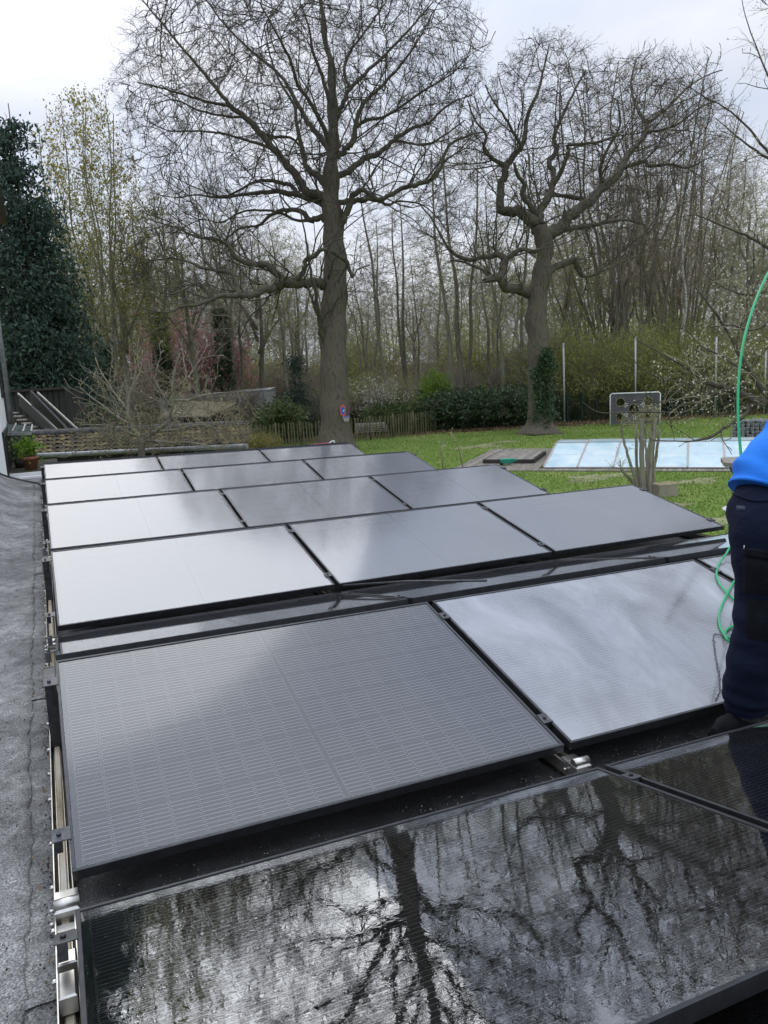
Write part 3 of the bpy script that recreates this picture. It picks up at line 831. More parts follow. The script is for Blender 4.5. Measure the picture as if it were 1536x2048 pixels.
ROWNAME = {('F', -1): 'cropped nearest row rising away from the viewer', ('A', -1): 'nearest full row, wet and dark, tilting away',
           ('F', 0): 'second row, with bright grid lines and facing the viewer', ('A', 0): 'narrow looking strip row behind the grid lined row',
           ('F', 1): 'wide grey row beyond the narrow strip', ('F', 2): 'third grey row from the far end', ('F', 3): 'last but one grey row', ('F', 4): 'farthest row at the back edge of the roof'}
COLNAME = ('left end, beside the felt walkway', 'middle of the row', 'right end, towards the lawn')
COLSHORT = ('leftmost solar panel', 'middle solar panel', 'right end solar panel')
GLASS = {('A', 0): 'rinsed_strip_glass', ('A', -1): 'wet_module_glass', ('F', 0): 'damp_module_glass', ('F', -1): 'damp_module_glass'}
GRP = 'black solar panels laid out in rows on the garage roof'
for (kind, k) in sorted(ROWS, key=lambda q: (q[1] + (.5 if q[0] == 'A' else 0))):
    for c in range(3):
        x0 = c * (L_ + GX); up = kind == 'F'
        p0 = module_corner(kind, k, not up, x0)            # near left corner
        p1 = module_corner(kind, k, not up, x0 + L_); p2 = module_corner(kind, k, up, x0)
        ex = p1 - p0; ex /= np.linalg.norm(ex); ey = p2 - p0; ey -= ex * (ey @ ex); ey /= np.linalg.norm(ey)
        hidden = kind == 'A' and k >= 1
        lab = ('black solar panel tilting away, hidden behind a ridge of panels' if hidden else f'{COLSHORT[c]} in the {ROWNAME[(kind, k)]}')
        if (kind, k) == ('F', -1) and c < 1: lab = 'solar panel corner just entering below the nearest wet panel'
        t = thing('solar_panel', lab, 'solar panel', group=GRP, mat4=roofM(p0, ex, ey, np.cross(ex, ey)))
        link('frame', frame_me, t); link('backsheet', back_me, t)
        near = (kind, k) in (('A', -1), ('F', 0)) and c < 2 or ((kind, k) == ('F', -1))
        gname = GLASS.get((kind, k), 'dry_module_glass')
        if (kind, k) == ('F', 0) and c >= 1: gname = 'rinsed_module_glass'
        if near:
            for cx in CX:
                for cy in CY:
                    q = link('solar_cell', cell_me, t, (cx, cy, -.0045))
            pm = MB()
            vv = np.array([v.co[:] for v in pad_me.vertices]); ff = [tuple(p.vertices) for p in pad_me.polygons]
            for cx in CX:
                for cy in CY: pm.add(vv + np.array([cx, cy, -.0045]), ff)
            tag(pm.build('solder_pads', solder_mat, t), kind='stuff')
        else:
            tag(link('cell_sheet', cs2, t), kind='stuff')
        link('glass', glass_mes[gname], t)
        link('junction_box', jbox_me, t)
        if kind == 'A' and c == 0 and k in (0,):
            pass

# white rating labels on the ridge edge of the second row
for c in (0, 1):
    p = module_corner('F', 0, True, c * (L_ + GX) + 1.53)
    mb = MB().box((0, .003, -.010), (.075, .002, .016))
    o = mb.build('paper_label', label_white); o.matrix_world = roofM(p + np.array([0, .004, .0]), EX, EY, EZ)
    tag(o, ('small white paper label on the ridge edge of the left grid lined panel', 'small white paper label on the ridge edge of the pale rinsed panel')[c], 'label')

# ------------------------------------------------------------------ mounting rails
def rail(xc, name_label, detailed, width=.052):
    t = thing('mounting_rail', name_label, 'rail', group='aluminium rails under the solar panels', mat4=roofM(np.array([xc, 0, 0]), EX, EY, EZ))
    y0, y1 = -3.0, 12.2; w = width; zb = ZR + .008
    m = MB()
    MB().box((0, (y0 + y1) / 2, zb + .003), (w, y1 - y0, .005)).build('base_plate', rail_floor, t)
    for sx in (-1, 1):
        m.box((sx * (w / 2 - .0015), (y0 + y1) / 2, zb + .026), (.003, y1 - y0, .041))
        m.box((sx * (w / 2 - .014), (y0 + y1) / 2, zb + .012), (.003, y1 - y0, .012))
    m.build('base_channel', alu_bright, t)
    MB().box((0, (y0 + y1) / 2, zb + .017), (w * .42, y1 - y0, .022), bev=.003).build('inner_rail', alu_dirty, t)
    for k in range(-1, 5):          # hinge block in each valley, and ridge posts
        yv = k * PER + (ROWS[('F', k)][0] - .055)
        ya = (k - 1) * PER + 2 * W_ * math.cos(T_) + RG
        b = MB(); b.box((.006, yv, zb + .040), (w + .014, .062, .045), bev=.006)
        b.tube([(-w / 2, yv - .008, zb + .066), (w / 2 + .014, yv - .008, zb + .066)], .017, 12)
        b.box((.006, yv + .045, zb + .055), (w + .010, .05, .004)); b.box((.006, yv - .062, zb + .030), (w + .006, .03, .005))
        hb = b.build('hinge_block', alu_bright, t)
        bb = MB()
        for sx in (-1, 1):
            for dy in (-.03, .03): bb.tube([(sx * (w / 2 + .002), yv + dy, zb + .03), (sx * (w / 2 + .014), yv + dy, zb + .03)], .006, 6)
        bb.build('bolt', alu_bright, hb)
        yr = k * PER + W_ * math.cos(T_) + RG / 2
        zt = W_ * math.sin(T_) - .05
        p = MB(); p.box((0, yr - .085, (zb + zt) / 2), (w * .8, .03, zt - zb)); p.box((0, yr + .085, (zb + zt) / 2), (w * .8, .03, zt - zb)); p.box((0, yr, zt - .006), (w * .8, .21, .012))
        p.build('ridge_post', clamp_grey, t)
    if detailed:
        yy = -2.6
        while yy < 11.8:
            s = MB().box((-w / 2 - .006, yy, zb + .024), (.012, .012, .012), bev=.003).build('bolt', alu_bright, t)
            yy += .19 + .13 * random.random()
    # module clamps near each corner of each module
    for (kind, k) in ROWS:
        if k > 4: continue
        for f in (.135, .865):
            pv = module_corner(kind, k, False, max(0, xc)); pu = module_corner(kind, k, True, max(0, xc))
            c = pv + (pu - pv) * f; d = (pu - pv) / np.linalg.norm(pu - pv); nrm = np.cross(EX, d); nrm *= np.sign(nrm[2])
            R = Matrix([[1, d[0], nrm[0]], [0, d[1], nrm[1]], [0, d[2], nrm[2]]])
            c = c - np.array([xc, 0, 0]); c[0] = 0
            edge = xc < 0 or xc > 4.9
            ww = .030 if not edge else .042
            mb = MB(); cc = c + nrm * .004
            shift = (.0 if not edge else (.006 if xc < 0 else -.006))
            mb.box(cc + np.array([shift, 0, 0]), (ww + .012, .055, .004), rot=R, bev=.001)
            mb.box(c - nrm * .018 + np.array([0 if not edge else (-.004 if xc < 0 else .004), 0, 0]), (ww * .55, .055, .042), rot=R)
            o = mb.build('clamp', clamp_grey, t)
            b2 = MB().tube([cc + nrm * .002, cc + nrm * .009], .007, 8); b2.build('bolt', black_plastic, o)
    return t


rail(-.030, 'long aluminium rail along the left panel edges beside the felt walkway', True)
rail(L_ + GX / 2, 'aluminium rail in the gap between left and middle panels', False, .05)
rail(2 * L_ + GX * 1.5, 'aluminium rail in the gap between middle and right panels', False, .05)
rail(3 * L_ + 2 * GX + .015, 'aluminium rail along the right panel edges towards the lawn', False, .05)
# stack of grey ballast profile under the near left rail
roof_obj('loose_bracket', MB().box((-.030, -.385, ZR + .065), (.04, .09, .05), bev=.004).box((-.028, -.30, ZR + .083), (.046, .05, .03), bev=.004), alu_bright,
         label='short silver bracket clamped on the rail beside the nearest wet panel', cat='bracket')
# moss and dirt washed against the rail
rm = np.random.default_rng(9); pts = []
for _ in range(2600):
    y = rm.uniform(-1.6, 11.5); c = math.sin(y * 2.1) + math.sin(y * 5.3 + 1)
    if rm.random() < .25 + .3 * max(0, c): x = -.062 - abs(rm.normal(0, .016)); pts.append((x, y, roof_z(x, y) + .003))
for _ in range(500):
    y = rm.uniform(-1.5, 8); x = -.1 - abs(rm.normal(0, .25)); pts.append((x, y, roof_z(x, y) + .009))
V, F = leaf_mesh(np.array(pts), .0065, 2, .005, rm, aspect=.9)
o = link('moss_crumbs', fast_mesh('moss_crumbs', V, F, moss_mat)); o.matrix_world = ROOF
tag(o, 'dark moss crumbs and dirt washed against the left rail', 'moss', kind='stuff')
pts = np.array([(x, y, roof_z(x, y) + .012) for x, y in ((-.085, .78), (-.078, .71), (-.092, .66), (-.09, 1.95), (-.074, -.18), (-.118, .33), (-.10, .17), (-.125, 1.78), (-.07, 2.7), (-.24, .2), (-.2, 1.2), (-.3, 2.3))])
V, F = leaf_mesh(pts, .022, 1, .002, rm, aspect=.4)
o = link('dead_leaves', fast_mesh('dead_leaves', V, F, litter_mat)); o.matrix_world = ROOF
tag(o, 'few dry leaf scraps lying on the felt beside the rail', 'leaves', kind='stuff')
# dirt grains in the dark valleys between the rows
pts = []
for _ in range(9000):
    y = rm.choice([-.08, -.08, -.08, PER - .05]) + rm.normal(0, .07); x = rm.uniform(.05, 5); pts.append((x, y, roof_z(0, 0) + .002))
V, F = leaf_mesh(np.array(pts), .005, 1, .002, rm, aspect=.9)
o = link('roof_grit', fast_mesh('roof_grit', V, F, noisy('grit', (.12, .11, .09), (.34, .32, .28), 60, .8, 0, jit=False))); o.matrix_world = ROOF
tag(o, 'pale grit scattered in the dark valleys between panel rows', 'grit', kind='stuff')
# rod lying across the narrow strip from the hinge to the next ridge
ra_ = module_corner('A', 0, False, L_ + GX / 2) + np.array([.03, -.03, .05]); rb_ = module_corner('F', 0, True, L_ * 1.26) + np.array([-.02, RG * .9, .02])
roof_obj('brace_rod', MB().tube([ra_, (ra_ + rb_) / 2 + np.array([0, 0, .012]), rb_], .007, 6), clamp_grey, label='thin dark rod lying across the narrow strip row', cat='rod')

# ================================================================== the two big oaks
OAK_TRUNK = [(674, 912, 40), (672, 880, 33), (671, 840, 30), (669, 780, 28), (667, 700, 27), (667, 640, 26), (671, 560, 24), (669, 500, 22), (667, 460, 21), (665, 430, 20),
             (662, 400, 18), (662, 350, 15), (665, 300, 12.5), (667, 250, 11), (664, 200, 10), (665, 160, 8), (658, 110, 6), (648, 60, 5), (643, 10, 4), (640, -50, 3)]
OAK_LIMBS = [
    [(664, 395, 11), (640, 392, 11), (612, 383, 11), (592, 352, 11), (570, 325, 10), (548, 298, 9.5), (517, 262, 9), (490, 235, 8), (462, 212, 7), (440, 185, 6), (400, 137, 5), (362, 92, 4), (322, 45, 3), (285, 0, 2)],
    [(662, 385, 9), (640, 355, 9), (622, 345, 8.5), (610, 325, 7), (603, 290, 6), (592, 240, 5), (588, 210, 4.5), (560, 165, 3.5), (540, 110, 3), (528, 50, 2)],
    [(664, 320, 8), (652, 290, 8), (630, 262, 7), (612, 238, 6.5), (590, 200, 6), (560, 150, 5), (530, 125, 4.5), (500, 100, 4), (450, 50, 3), (412, 0, 2.5)],
    [(662, 300, 6), (650, 262, 6), (638, 235, 5.5), (620, 205, 5), (595, 170, 4.5), (578, 115, 4), (555, 70, 3), (522, 10, 2)],
    [(665, 240, 5), (655, 190, 5), (640, 140, 4.5), (625, 100, 4), (618, 55, 3), (600, 5, 2)],
    [(517, 262, 5), (540, 272, 4.5), (580, 275, 4), (600, 292, 3.5)],
    [(462, 212, 4), (420, 205, 3.5), (370, 190, 3), (320, 175, 2.4), (275, 165, 1.8)],
    [(548, 298, 4.5), (500, 283, 4), (450, 268, 3.5), (400, 262, 3), (340, 262, 2.4), (290, 240, 1.8)],
    [(490, 235, 3.5), (450, 232, 3), (400, 222, 2.6), (350, 200, 2), (300, 210, 1.6)],
    [(660, 438, 9), (638, 438, 8), (620, 440, 7.5), (605, 425, 7), (575, 420, 6), (540, 430, 5), (520, 450, 4), (480, 457, 3.5), (450, 480, 2.5), (420, 500, 2)],
    [(658, 415, 8), (640, 405, 8), (610, 395, 7.5), (565, 385, 7), (525, 385, 6), (480, 390, 5), (440, 395, 4), (390, 390, 3), (350, 395, 2.2), (300, 385, 1.6)],
    [(600, 392, 6), (585, 375, 6), (560, 365, 5.5), (530, 360, 5), (500, 368, 4), (470, 385, 3.5), (440, 392, 3), (390, 375, 2.2), (340, 350, 1.6)],
    [(620, 440, 4.5), (590, 440, 4), (560, 425, 4), (520, 420, 3.5), (480, 425, 3), (440, 445, 2.5), (400, 440, 2), (340, 470, 1.6)],
    [(660, 568, 12), (640, 566, 12), (620, 566, 12), (590, 568, 12), (568, 562, 12), (550, 574, 11), (525, 581, 10), (503, 590, 8.5), (477, 592, 7.5), (447, 591, 6), (421, 599, 5), (395, 610, 4.2), (363, 613, 3.5), (335, 625, 2.5), (290, 618, 1.8)],
    [(572, 562, 9), (560, 552, 9), (548, 542, 8.5), (535, 529, 8), (512, 529, 7.5), (483, 522, 7), (464, 503, 7), (451, 486, 5), (430, 478, 4), (400, 476, 3), (350, 455, 2.2), (300, 440, 1.6)],
    [(477, 592, 6), (473, 570, 6), (471, 556, 5.5), (460, 545, 5), (428, 540, 4.5), (402, 535, 4), (382, 525, 3.2), (346, 517, 2.6), (300, 520, 2), (260, 510, 1.5)],
    [(584, 562, 7), (600, 552, 7), (609, 540, 6.5), (613, 519, 6.5), (630, 512, 6), (640, 500, 6), (656, 500, 6)],
    [(421, 599, 3.5), (410, 580, 3), (395, 566, 3), (370, 578, 2.5), (340, 588, 2), (300, 575, 1.5)],
    [(668, 480, 8), (682, 448, 9), (692, 424, 9), (705, 396, 8), (716, 382, 7), (735, 384, 6), (755, 398, 6), (780, 392, 6), (800, 378, 6.5), (830, 370, 6.5), (862, 360, 6), (880, 338, 5), (890, 305, 4.5), (905, 285, 4), (940, 270, 3), (975, 262, 2)],
    [(674, 405, 7), (700, 404, 7), (730, 400, 6.5), (755, 400, 6), (775, 410, 4), (800, 402, 3), (840, 408, 2.5), (870, 430, 2), (900, 470, 1.5)],
    [(670, 352, 8.5), (690, 347, 8), (703, 338, 8), (720, 321, 8), (750, 310, 7.5), (768, 298, 7), (788, 281, 6.5), (823, 257, 5.5), (858, 246, 4.5), (878, 225, 4), (905, 205, 3), (945, 190, 2)],
    [(668, 315, 8), (690, 300, 8), (705, 285, 7.5), (711, 252, 6.5), (722, 215, 6), (745, 190, 5.5), (768, 168, 5), (813, 115, 4), (845, 65, 3), (868, 20, 2.2)],
    [(674, 235, 6), (688, 205, 6), (700, 178, 5.5), (730, 148, 5), (768, 112, 4.5), (818, 60, 3.5), (865, 5, 2.4)],
    [(698, 175, 4.5), (688, 142, 4), (700, 105, 3.8), (725, 70, 3.3), (745, 42, 3), (772, 5, 2)],
    [(711, 255, 4.5), (735, 240, 4.5), (765, 235, 4), (800, 215, 3.5), (850, 180, 3), (900, 150, 2.2), (940, 110, 1.6)],
    [(790, 281, 4), (815, 285, 3.5), (850, 290, 3), (890, 270, 2.4), (930, 240, 2)],
    [(660, 500, 5), (690, 520, 5), (700, 540, 5), (705, 555, 4), (715, 540, 2.5), (740, 530, 1.8)],
    [(655, 702, 9), (646, 672, 8), (640, 640, 7), (632, 590, 5), (620, 540, 3.5), (612, 480, 2.5), (600, 420, 2)],
    [(640, 640, 5), (628, 610, 4), (618, 580, 3), (604, 540, 2)],
]
OAK_CLOUDS = [(605, 130, 375, 300, 7.5, 9500), (590, -60, 300, 160, 6, 3000), (330, 240, 100, 160, 4, 850), (380, 500, 160, 120, 4.5, 800), (860, 300, 120, 110, 4, 650), (880, 120, 95, 140, 4, 800), (450, 400, 180, 60, 4, 500), (700, 560, 60, 50, 1.5, 90)]
oak = traced_tree('oak_tree', 'tallest bare oak with wide spreading crown standing before the picket fence', 'tree', 37.0, OAK_TRUNK, OAK_LIMBS, OAK_CLOUDS,
                  .42, 3.2, .62, .0125, 21, .60, second=170, thin=.74, tw_rad=.0064, per=3, jitter=.18, tw_spread=.48, side=2, bud=(bud_brown, .4), budsize=.05, flare=.35)

OAK2_TRUNK = [(1080, 872, 34), (1080, 850, 26), (1079, 820, 23), (1078, 780, 22), (1077, 700, 20), (1074, 655, 22), (1073, 620, 20), (1077, 580, 19), (1085, 535, 17), (1090, 500, 16), (1087, 475, 17), (1080, 455, 14)]
OAK2_LIMBS = [
    [(1084, 462, 13), (1068, 448, 13), (1050, 430, 12), (1030, 424, 12), (1013, 425, 11), (1002, 418, 10), (1000, 390, 10), (1006, 355, 9), (1013, 335, 8.5), (1028, 310, 8), (1048, 280, 6.5), (1054, 235, 5.5), (1078, 178, 4), (1088, 135, 3), (1098, 90, 2)],
    [(1013, 338, 5), (998, 325, 5), (980, 312, 4.5), (968, 298, 4), (972, 268, 3.5), (950, 240, 2.5), (935, 200, 2)],
    [(1028, 310, 4), (1040, 290, 4), (1025, 262, 3.5), (1010, 235, 3), (985, 200, 2.4), (970, 170, 1.8)],
    [(1082, 452, 10), (1080, 425, 9), (1090, 405, 8.5), (1102, 385, 8), (1108, 350, 7), (1098, 325, 6.5), (1112, 300, 6), (1108, 272, 5.5), (1128, 225, 4.5), (1150, 180, 3.5), (1172, 140, 2.4)],
    [(1106, 372, 5), (1120, 345, 5), (1138, 305, 4.5), (1138, 290, 4), (1190, 285, 3.5), (1240, 270, 2.6)],
    [(1074, 432, 7), (1060, 410, 6), (1045, 395, 6), (1048, 370, 5.5), (1035, 350, 5), (1028, 325, 4)],
    [(1092, 470, 14), (1113, 456, 13.5), (1130, 444, 13), (1150, 428, 12), (1178, 402, 11.5), (1208, 370, 11), (1243, 340, 10), (1253, 312, 9), (1268, 296, 8), (1288, 272, 7), (1293, 248, 6.5), (1278, 222, 5.5), (1268, 200, 5), (1262, 165, 4), (1272, 120, 2.5)],
    [(1291, 250, 5), (1315, 232, 4.5), (1345, 205, 4), (1370, 180, 3), (1405, 155, 2.4), (1445, 140, 1.8)],
    [(1288, 262, 4), (1320, 262, 3.5), (1360, 245, 3), (1400, 215, 2.4), (1440, 200, 1.8)],
    [(1250, 335, 5), (1288, 322, 5), (1298, 332, 4.5), (1335, 328, 4), (1375, 335, 3), (1410, 320, 2)],
    [(1100, 462, 7), (1130, 455, 7), (1160, 455, 6), (1208, 445, 5), (1250, 440, 3.5), (1290, 450, 2.4)],
    [(1178, 402, 6), (1150, 395, 5.5), (1118, 390, 5), (1090, 380, 3)],
    [(1208, 370, 5), (1200, 340, 4.5), (1215, 300, 3.6), (1240, 250, 3), (1235, 200, 2.2)],
    [(1062, 588, 12), (1040, 579, 12), (1016, 579, 11), (1000, 560, 10.5), (985, 556, 10), (970, 562, 8)],
    [(998, 558, 9), (1006, 540, 9), (1010, 520, 8), (996, 508, 7), (978, 514, 6), (940, 518, 5.5), (910, 508, 4.5), (888, 482, 3.5), (862, 435, 2.5), (840, 410, 1.8)],
    [(1006, 528, 6), (1022, 510, 6), (1045, 498, 5.5), (1072, 506, 6)],
    [(1090, 545, 8), (1118, 532, 8), (1145, 520, 8), (1156, 540, 7), (1166, 552, 5), (1200, 545, 3.5), (1250, 520, 2.4), (1290, 510, 1.8)],
    [(985, 556, 5), (965, 540, 4), (930, 525, 3), (900, 520, 2)],
]
OAK2_CLOUDS = [(1185, 300, 262, 190, 5.5, 2900), (1105, 160, 110, 100, 4, 650), (1330, 190, 120, 95, 4, 800), (1010, 260, 90, 120, 4, 500), (900, 470, 70, 60, 2.5, 140), (1220, 500, 80, 40, 2, 110), (1000, 480, 60, 60, 2, 100)]
oak2 = traced_tree('oak_tree', 'gnarled bare oak with ivy climbing its trunk behind the lawn', 'tree', 41.0, OAK2_TRUNK, OAK2_LIMBS, OAK2_CLOUDS,
                   .44, 3.0, .64, .0125, 22, .60, second=110, thin=.85, tw_rad=.0064, per=3, jitter=.18, tw_spread=.48, side=2, bud=(bud_brown, .5), budsize=.06, flare=.55)
# ivy up the gnarled oak's trunk
ri = np.random.default_rng(31); ip = []
for _ in range(6500):
    y = 862 - 172 * ri.random() ** .8 * ri.uniform(.8, 1.0); sx = 17 * (.5 + .5 * math.sin((y - 690) / 172 * PI)) + 7 + 5 * math.sin(y * .13) + 4 * math.sin(y * .31)
    x = 1086 + ri.normal(0, .45) * sx + (y < 740) * 6; dr = ri.uniform(-.65, -.35) if ri.random() < .75 else ri.uniform(-.3, .5)
    ip.append(atd(x, y, 41.0 + dr - .1))
V, F = leaf_mesh(np.array(ip), .10, 1, .07, ri, aspect=.9, down=.6)
org2 = np.array(oak2.location)
link('ivy', fast_mesh('ivy', V - org2, F, leaf_ivy), oak2)

# ================================================================== woodland trees: templates, then individuals
def wood_template(kind, seed):
    """returns (trunk mesh, crown mesh, leaf mesh or None) of a tree about 16 m tall standing at the origin"""
    rng = np.random.default_rng(seed); pos = []; par = []; mb = MB()
    def stem(p0, top, r0, r1, n=7, wob=.11, k=8, start=None):
        p = np.linspace(0, 1, n)[:, None] * (np.array(top) - p0) + p0
        p[1:-1] += rng.normal(0, wob, (n - 2, 3)) * [1, 1, .2]
        q, r = smooth_path(p, np.linspace(r0, r1, n), 3); mb.tube(q, r, k)
        dp, _ = densify(q[len(q) // 3 if start is None else start:], r[len(q) // 3 if start is None else start:], .45)
        b = len(pos)
        for i, x in enumerate(dp): pos.append(x); par.append(b + i - 1 if i else -1)
    tip = .012; lf = None
    if kind == 'slim':
        stem(np.array([0, 0, -.2]), (rng.normal(0, .7), rng.normal(0, .7), 16), .17, .03)
        attr = ellipsoid_points(620, (0, 0, 11), (2.0, 2.0, 6.0), rng)
    elif kind == 'twin':
        stem(np.array([0, 0, -.2]), (-1.0, .4, 16), .19, .03); stem(np.array([.1, 0, -.2]), (1.3, -.4, 15), .15, .03)
        attr = ellipsoid_points(850, (0, 0, 11), (2.7, 2.3, 5.8), rng)
    elif kind == 'broad':
        stem(np.array([0, 0, -.2]), (.3, .2, 12), .26, .06)
        for a in range(5):
            th = a * 1.26 + rng.random(); z = 5 + a * .9
            stem(np.array([0, 0, z]), (3.0 * math.cos(th), 3.0 * math.sin(th), z + 5.5), .10, .03, 5, .2, 6)
        attr = ellipsoid_points(1500, (0, 0, 10.5), (3.9, 3.9, 5.8), rng)
    elif kind == 'fan':
        for a in range(20):
            th = a * 2.4; rr = .25 + .9 * math.sqrt(a / 20); sp = rng.uniform(.6, 1.1)
            stem(np.array([rr * math.cos(th), rr * math.sin(th), -.2]), (4.6 * sp * math.cos(th) * rr, 4.6 * sp * math.sin(th) * rr, rng.uniform(12, 16.5)), rng.uniform(.06, .125), .025, 7, .22, 6)
        attr = ellipsoid_points(2600, (0, 0, 10.5), (5.2, 5.2, 6.2), rng)
    elif kind == 'spring':
        for a in range(9):
            th = a * 2.4; rr = .15 + .3 * a / 9; sp = rng.uniform(.5, 1)
            stem(np.array([rr * math.cos(th), rr * math.sin(th), -.2]), (2.6 * sp * math.cos(th), 2.6 * sp * math.sin(th), rng.uniform(12.5, 16)), .10, .025, 7, .16, 6)
        attr = ellipsoid_points(1500, (0, 0, 10), (3.0, 3.0, 6.2), rng)
    P, pr, dr = colonize(np.array(pos), par, attr, .45, 3.5, .7, 120, .22, .22, rng)
    ns = len(pos); r, kids = pipe_radii(P, pr, tip); r = np.minimum(r, .09)
    e = np.arange(ns, len(P)); V, F = edge_mesh(P[pr[e]], P[e], np.minimum(r[pr[e]], r[e] * 1.2), r[e], 3)
    src = np.concatenate([np.where(kids == 0)[0], rng.choice(e, int(len(e) * .5), replace=False)])
    a, b, ra, rb, T = twigs(P[src], dr[src], 2, .85, .0095, .55, 2, .35, rng, 2)
    V2, F2 = edge_mesh(a, b, ra, rb, 3)
    return mb, (np.vstack([V, V2]), np.vstack([F, F2 + len(V)])), T, rng


TPL = {}
def make_tpl(key, kind, seed, tmat, cmat, leaf=None, lsize=.1, lfrac=.5, lper=1):
    mb, (V, F), T, rng = wood_template(kind, seed)
    tm = mb.mesh('trunk', tmat); cm = fast_mesh('crown', V, F, cmat); lm = None
    if leaf:
        S = T[rng.random(len(T)) < lfrac]; v, f = leaf_mesh(S, lsize, lper, lsize * 1.2, rng, aspect=.8); lm = fast_mesh('leaves', v, f, leaf)
    TPL[key] = (tm, cm, lm)


make_tpl('slim_a', 'slim', 101, trunk_wood, twig_wood); make_tpl('slim_b', 'slim', 102, trunk_wood, twig_wood)
make_tpl('slim_bud', 'slim', 103, trunk_wood, twig_olive, leaf_olive, .11, .8)
make_tpl('twin', 'twin', 104, trunk_wood, twig_wood); make_tpl('broad', 'broad', 105, trunk_wood, twig_wood)
make_tpl('broad_bud', 'broad', 106, trunk_wood, twig_olive, leaf_olive, .11, .8); make_tpl('fan', 'fan', 107, trunk_wood, twig_red)
make_tpl('fan_b', 'fan', 109, trunk_wood, twig_wood)
make_tpl('spring', 'spring', 108, trunk_wood, twig_olive, leaf_yellow, .12, 1.0, 2); make_tpl('birch', 'slim', 110, birch_bark, twig_red)
# ivy coat for some trunks
def ivy_mesh(h, r, n, seed):
    rng = np.random.default_rng(seed); z = rng.uniform(0, 1, n) ** .8 * h; a = rng.uniform(0, 2 * PI, n); rr = r * (1.1 - .5 * z / h) * rng.uniform(.6, 1.5, n)
    V, F = leaf_mesh(np.stack([rr * np.cos(a), rr * np.sin(a), z], 1), .20, 1, .05, rng, aspect=.9, down=.5)
    return fast_mesh('ivy', V, F, leaf_ivy)


IVY = ivy_mesh(8.5, .55, 2600, 41)
CHK = {}
def wood_tree(key, px, D, h, label, group='bare woodland trees beyond the garden', ivy=False, name='bare_tree', squash=1.0):
    b = base(px, D, -.05); s = h / 16.0
    t = thing(name, label, 'tree', b, group); t.scale = (s * squash, s * squash, s); t.rotation_euler = (0, 0, random.uniform(0, 6.28))
    tm, cm, lm = TPL[key]; link('trunk', tm, t); link('crown', cm, t)
    if lm: link('leaves', lm, t)
    if ivy: link('ivy', IVY, t)
    return t


SPECIAL = [
    ('slim_a', 905, 50, 17, 'slender bare tree left of the twin stems between the two oaks', 0), ('twin', 925, 52, 18, 'tall twin stemmed bare tree between the two oaks', 0),
    ('slim_b', 778, 50, 15.5, 'slim straight bare tree right of the tallest oak', 0), ('twin', 806, 54, 15, 'forked thin bare tree behind the white flowering shrub', 0),
    ('slim_a', 1010, 49, 14.5, 'straight dark trunk just left of the gnarled oak', 0), ('slim_b', 745, 58, 14, 'thin pale bare tree close to the tallest oak on its right', 0),
    ('broad', 395, 46, 14.5, 'spreading bare tree above the pink blossom bush', 0), ('broad', 520, 52, 14, 'spreading bare tree behind the grey shed', 0),
    ('twin', 450, 50, 15, 'forked bare tree with ivy left of the grey shed', 1), ('broad_bud', 260, 43, 14.5, 'budding tree right of the yellow green tree', 0),
    ('slim_b', 215, 40, 10.5, 'ivy covered trunk beside the dark conifer', 1), ('broad', 600, 56, 13, 'bare tree seen just left of the tallest oak trunk', 0),
    ('slim_bud', 580, 50, 13, 'slim budding tree left of the tallest oak trunk', 0), ('twin', 330, 47, 14.5, 'bare forked tree with ivy above the bare garden shrub', 1),
    ('birch', 1362, 50, 14, 'slim white barked birch behind the goal wall', 0), ('broad_bud', 1130, 55, 13.5, 'olive budding tree behind the ivy clad oak', 0),
    ('slim_a', 1440, 52, 16, 'tall slim bare tree right of the birch', 0), ('broad', 1500, 54, 17, 'tall bare tree at the right picture edge', 0),
    ('twin', 660, 60, 13, 'thin forked tree hidden behind the tallest oak', 0), ('slim_bud', 870, 60, 13, 'light green budding tree far between the oaks', 0),
]
for (k_, px, D, h, lab, iv) in SPECIAL: wood_tree(k_, px, D, h, lab, ivy=bool(iv), name='birch_tree' if k_ == 'birch' else 'bare_tree')
wood_tree('spring', 222, 43, 18.4, 'tall yellow green leafing tree behind the dark conifer', name='leafing_tree', squash=.78, group=None)
wood_tree('fan', 1262, 53, 21, 'many stemmed reddish bare tree fanning out behind the goal wall', name='multi_stem_tree', group=None)
wood_tree('fan_b', 1345, 58, 21, 'many stemmed grey bare tree behind the birch', name='multi_stem_tree', group=None, squash=.8)
wood_tree('fan_b', 1195, 60, 17, 'many stemmed bare tree right behind the ivy clad oak', name='multi_stem_tree', group=None, squash=.8)
keys = ['slim_a', 'slim_b', 'slim_bud', 'twin', 'broad', 'broad_bud', 'slim_bud', 'slim_b', 'twin', 'slim_bud']
rw = random.Random(77); count = 0
FARG = ''
for row, (D0, D1, n, h0, h1) in enumerate(((50, 62, 24, 11, 15), (62, 78, 30, 12, 16), (80, 125, 130, 13, 17))):
    for i in range(n):
        px = -260 + (2060) * (i + rw.random() * .9) / n
        hf = 1.0 if px > 950 or px < 560 else .80
        if px > 1200: hf = 1.15
        zl = ('left of the tallest oak', 'between the two oaks', 'right of the ivy clad oak')[(px > 680) + (px > 1080)]
        wood_tree(rw.choice(keys), px, rw.uniform(D0, D1), rw.uniform(h0, h1) * hf, ('slim bare tree in the front of the wood ', 'slim bare tree in the middle of the wood ', 'distant slim bare tree deep in the wood ')[row] + zl, group=('front', 'middle', 'deepest')[row] + ' woodland trees ' + zl, name='woodland_tree')

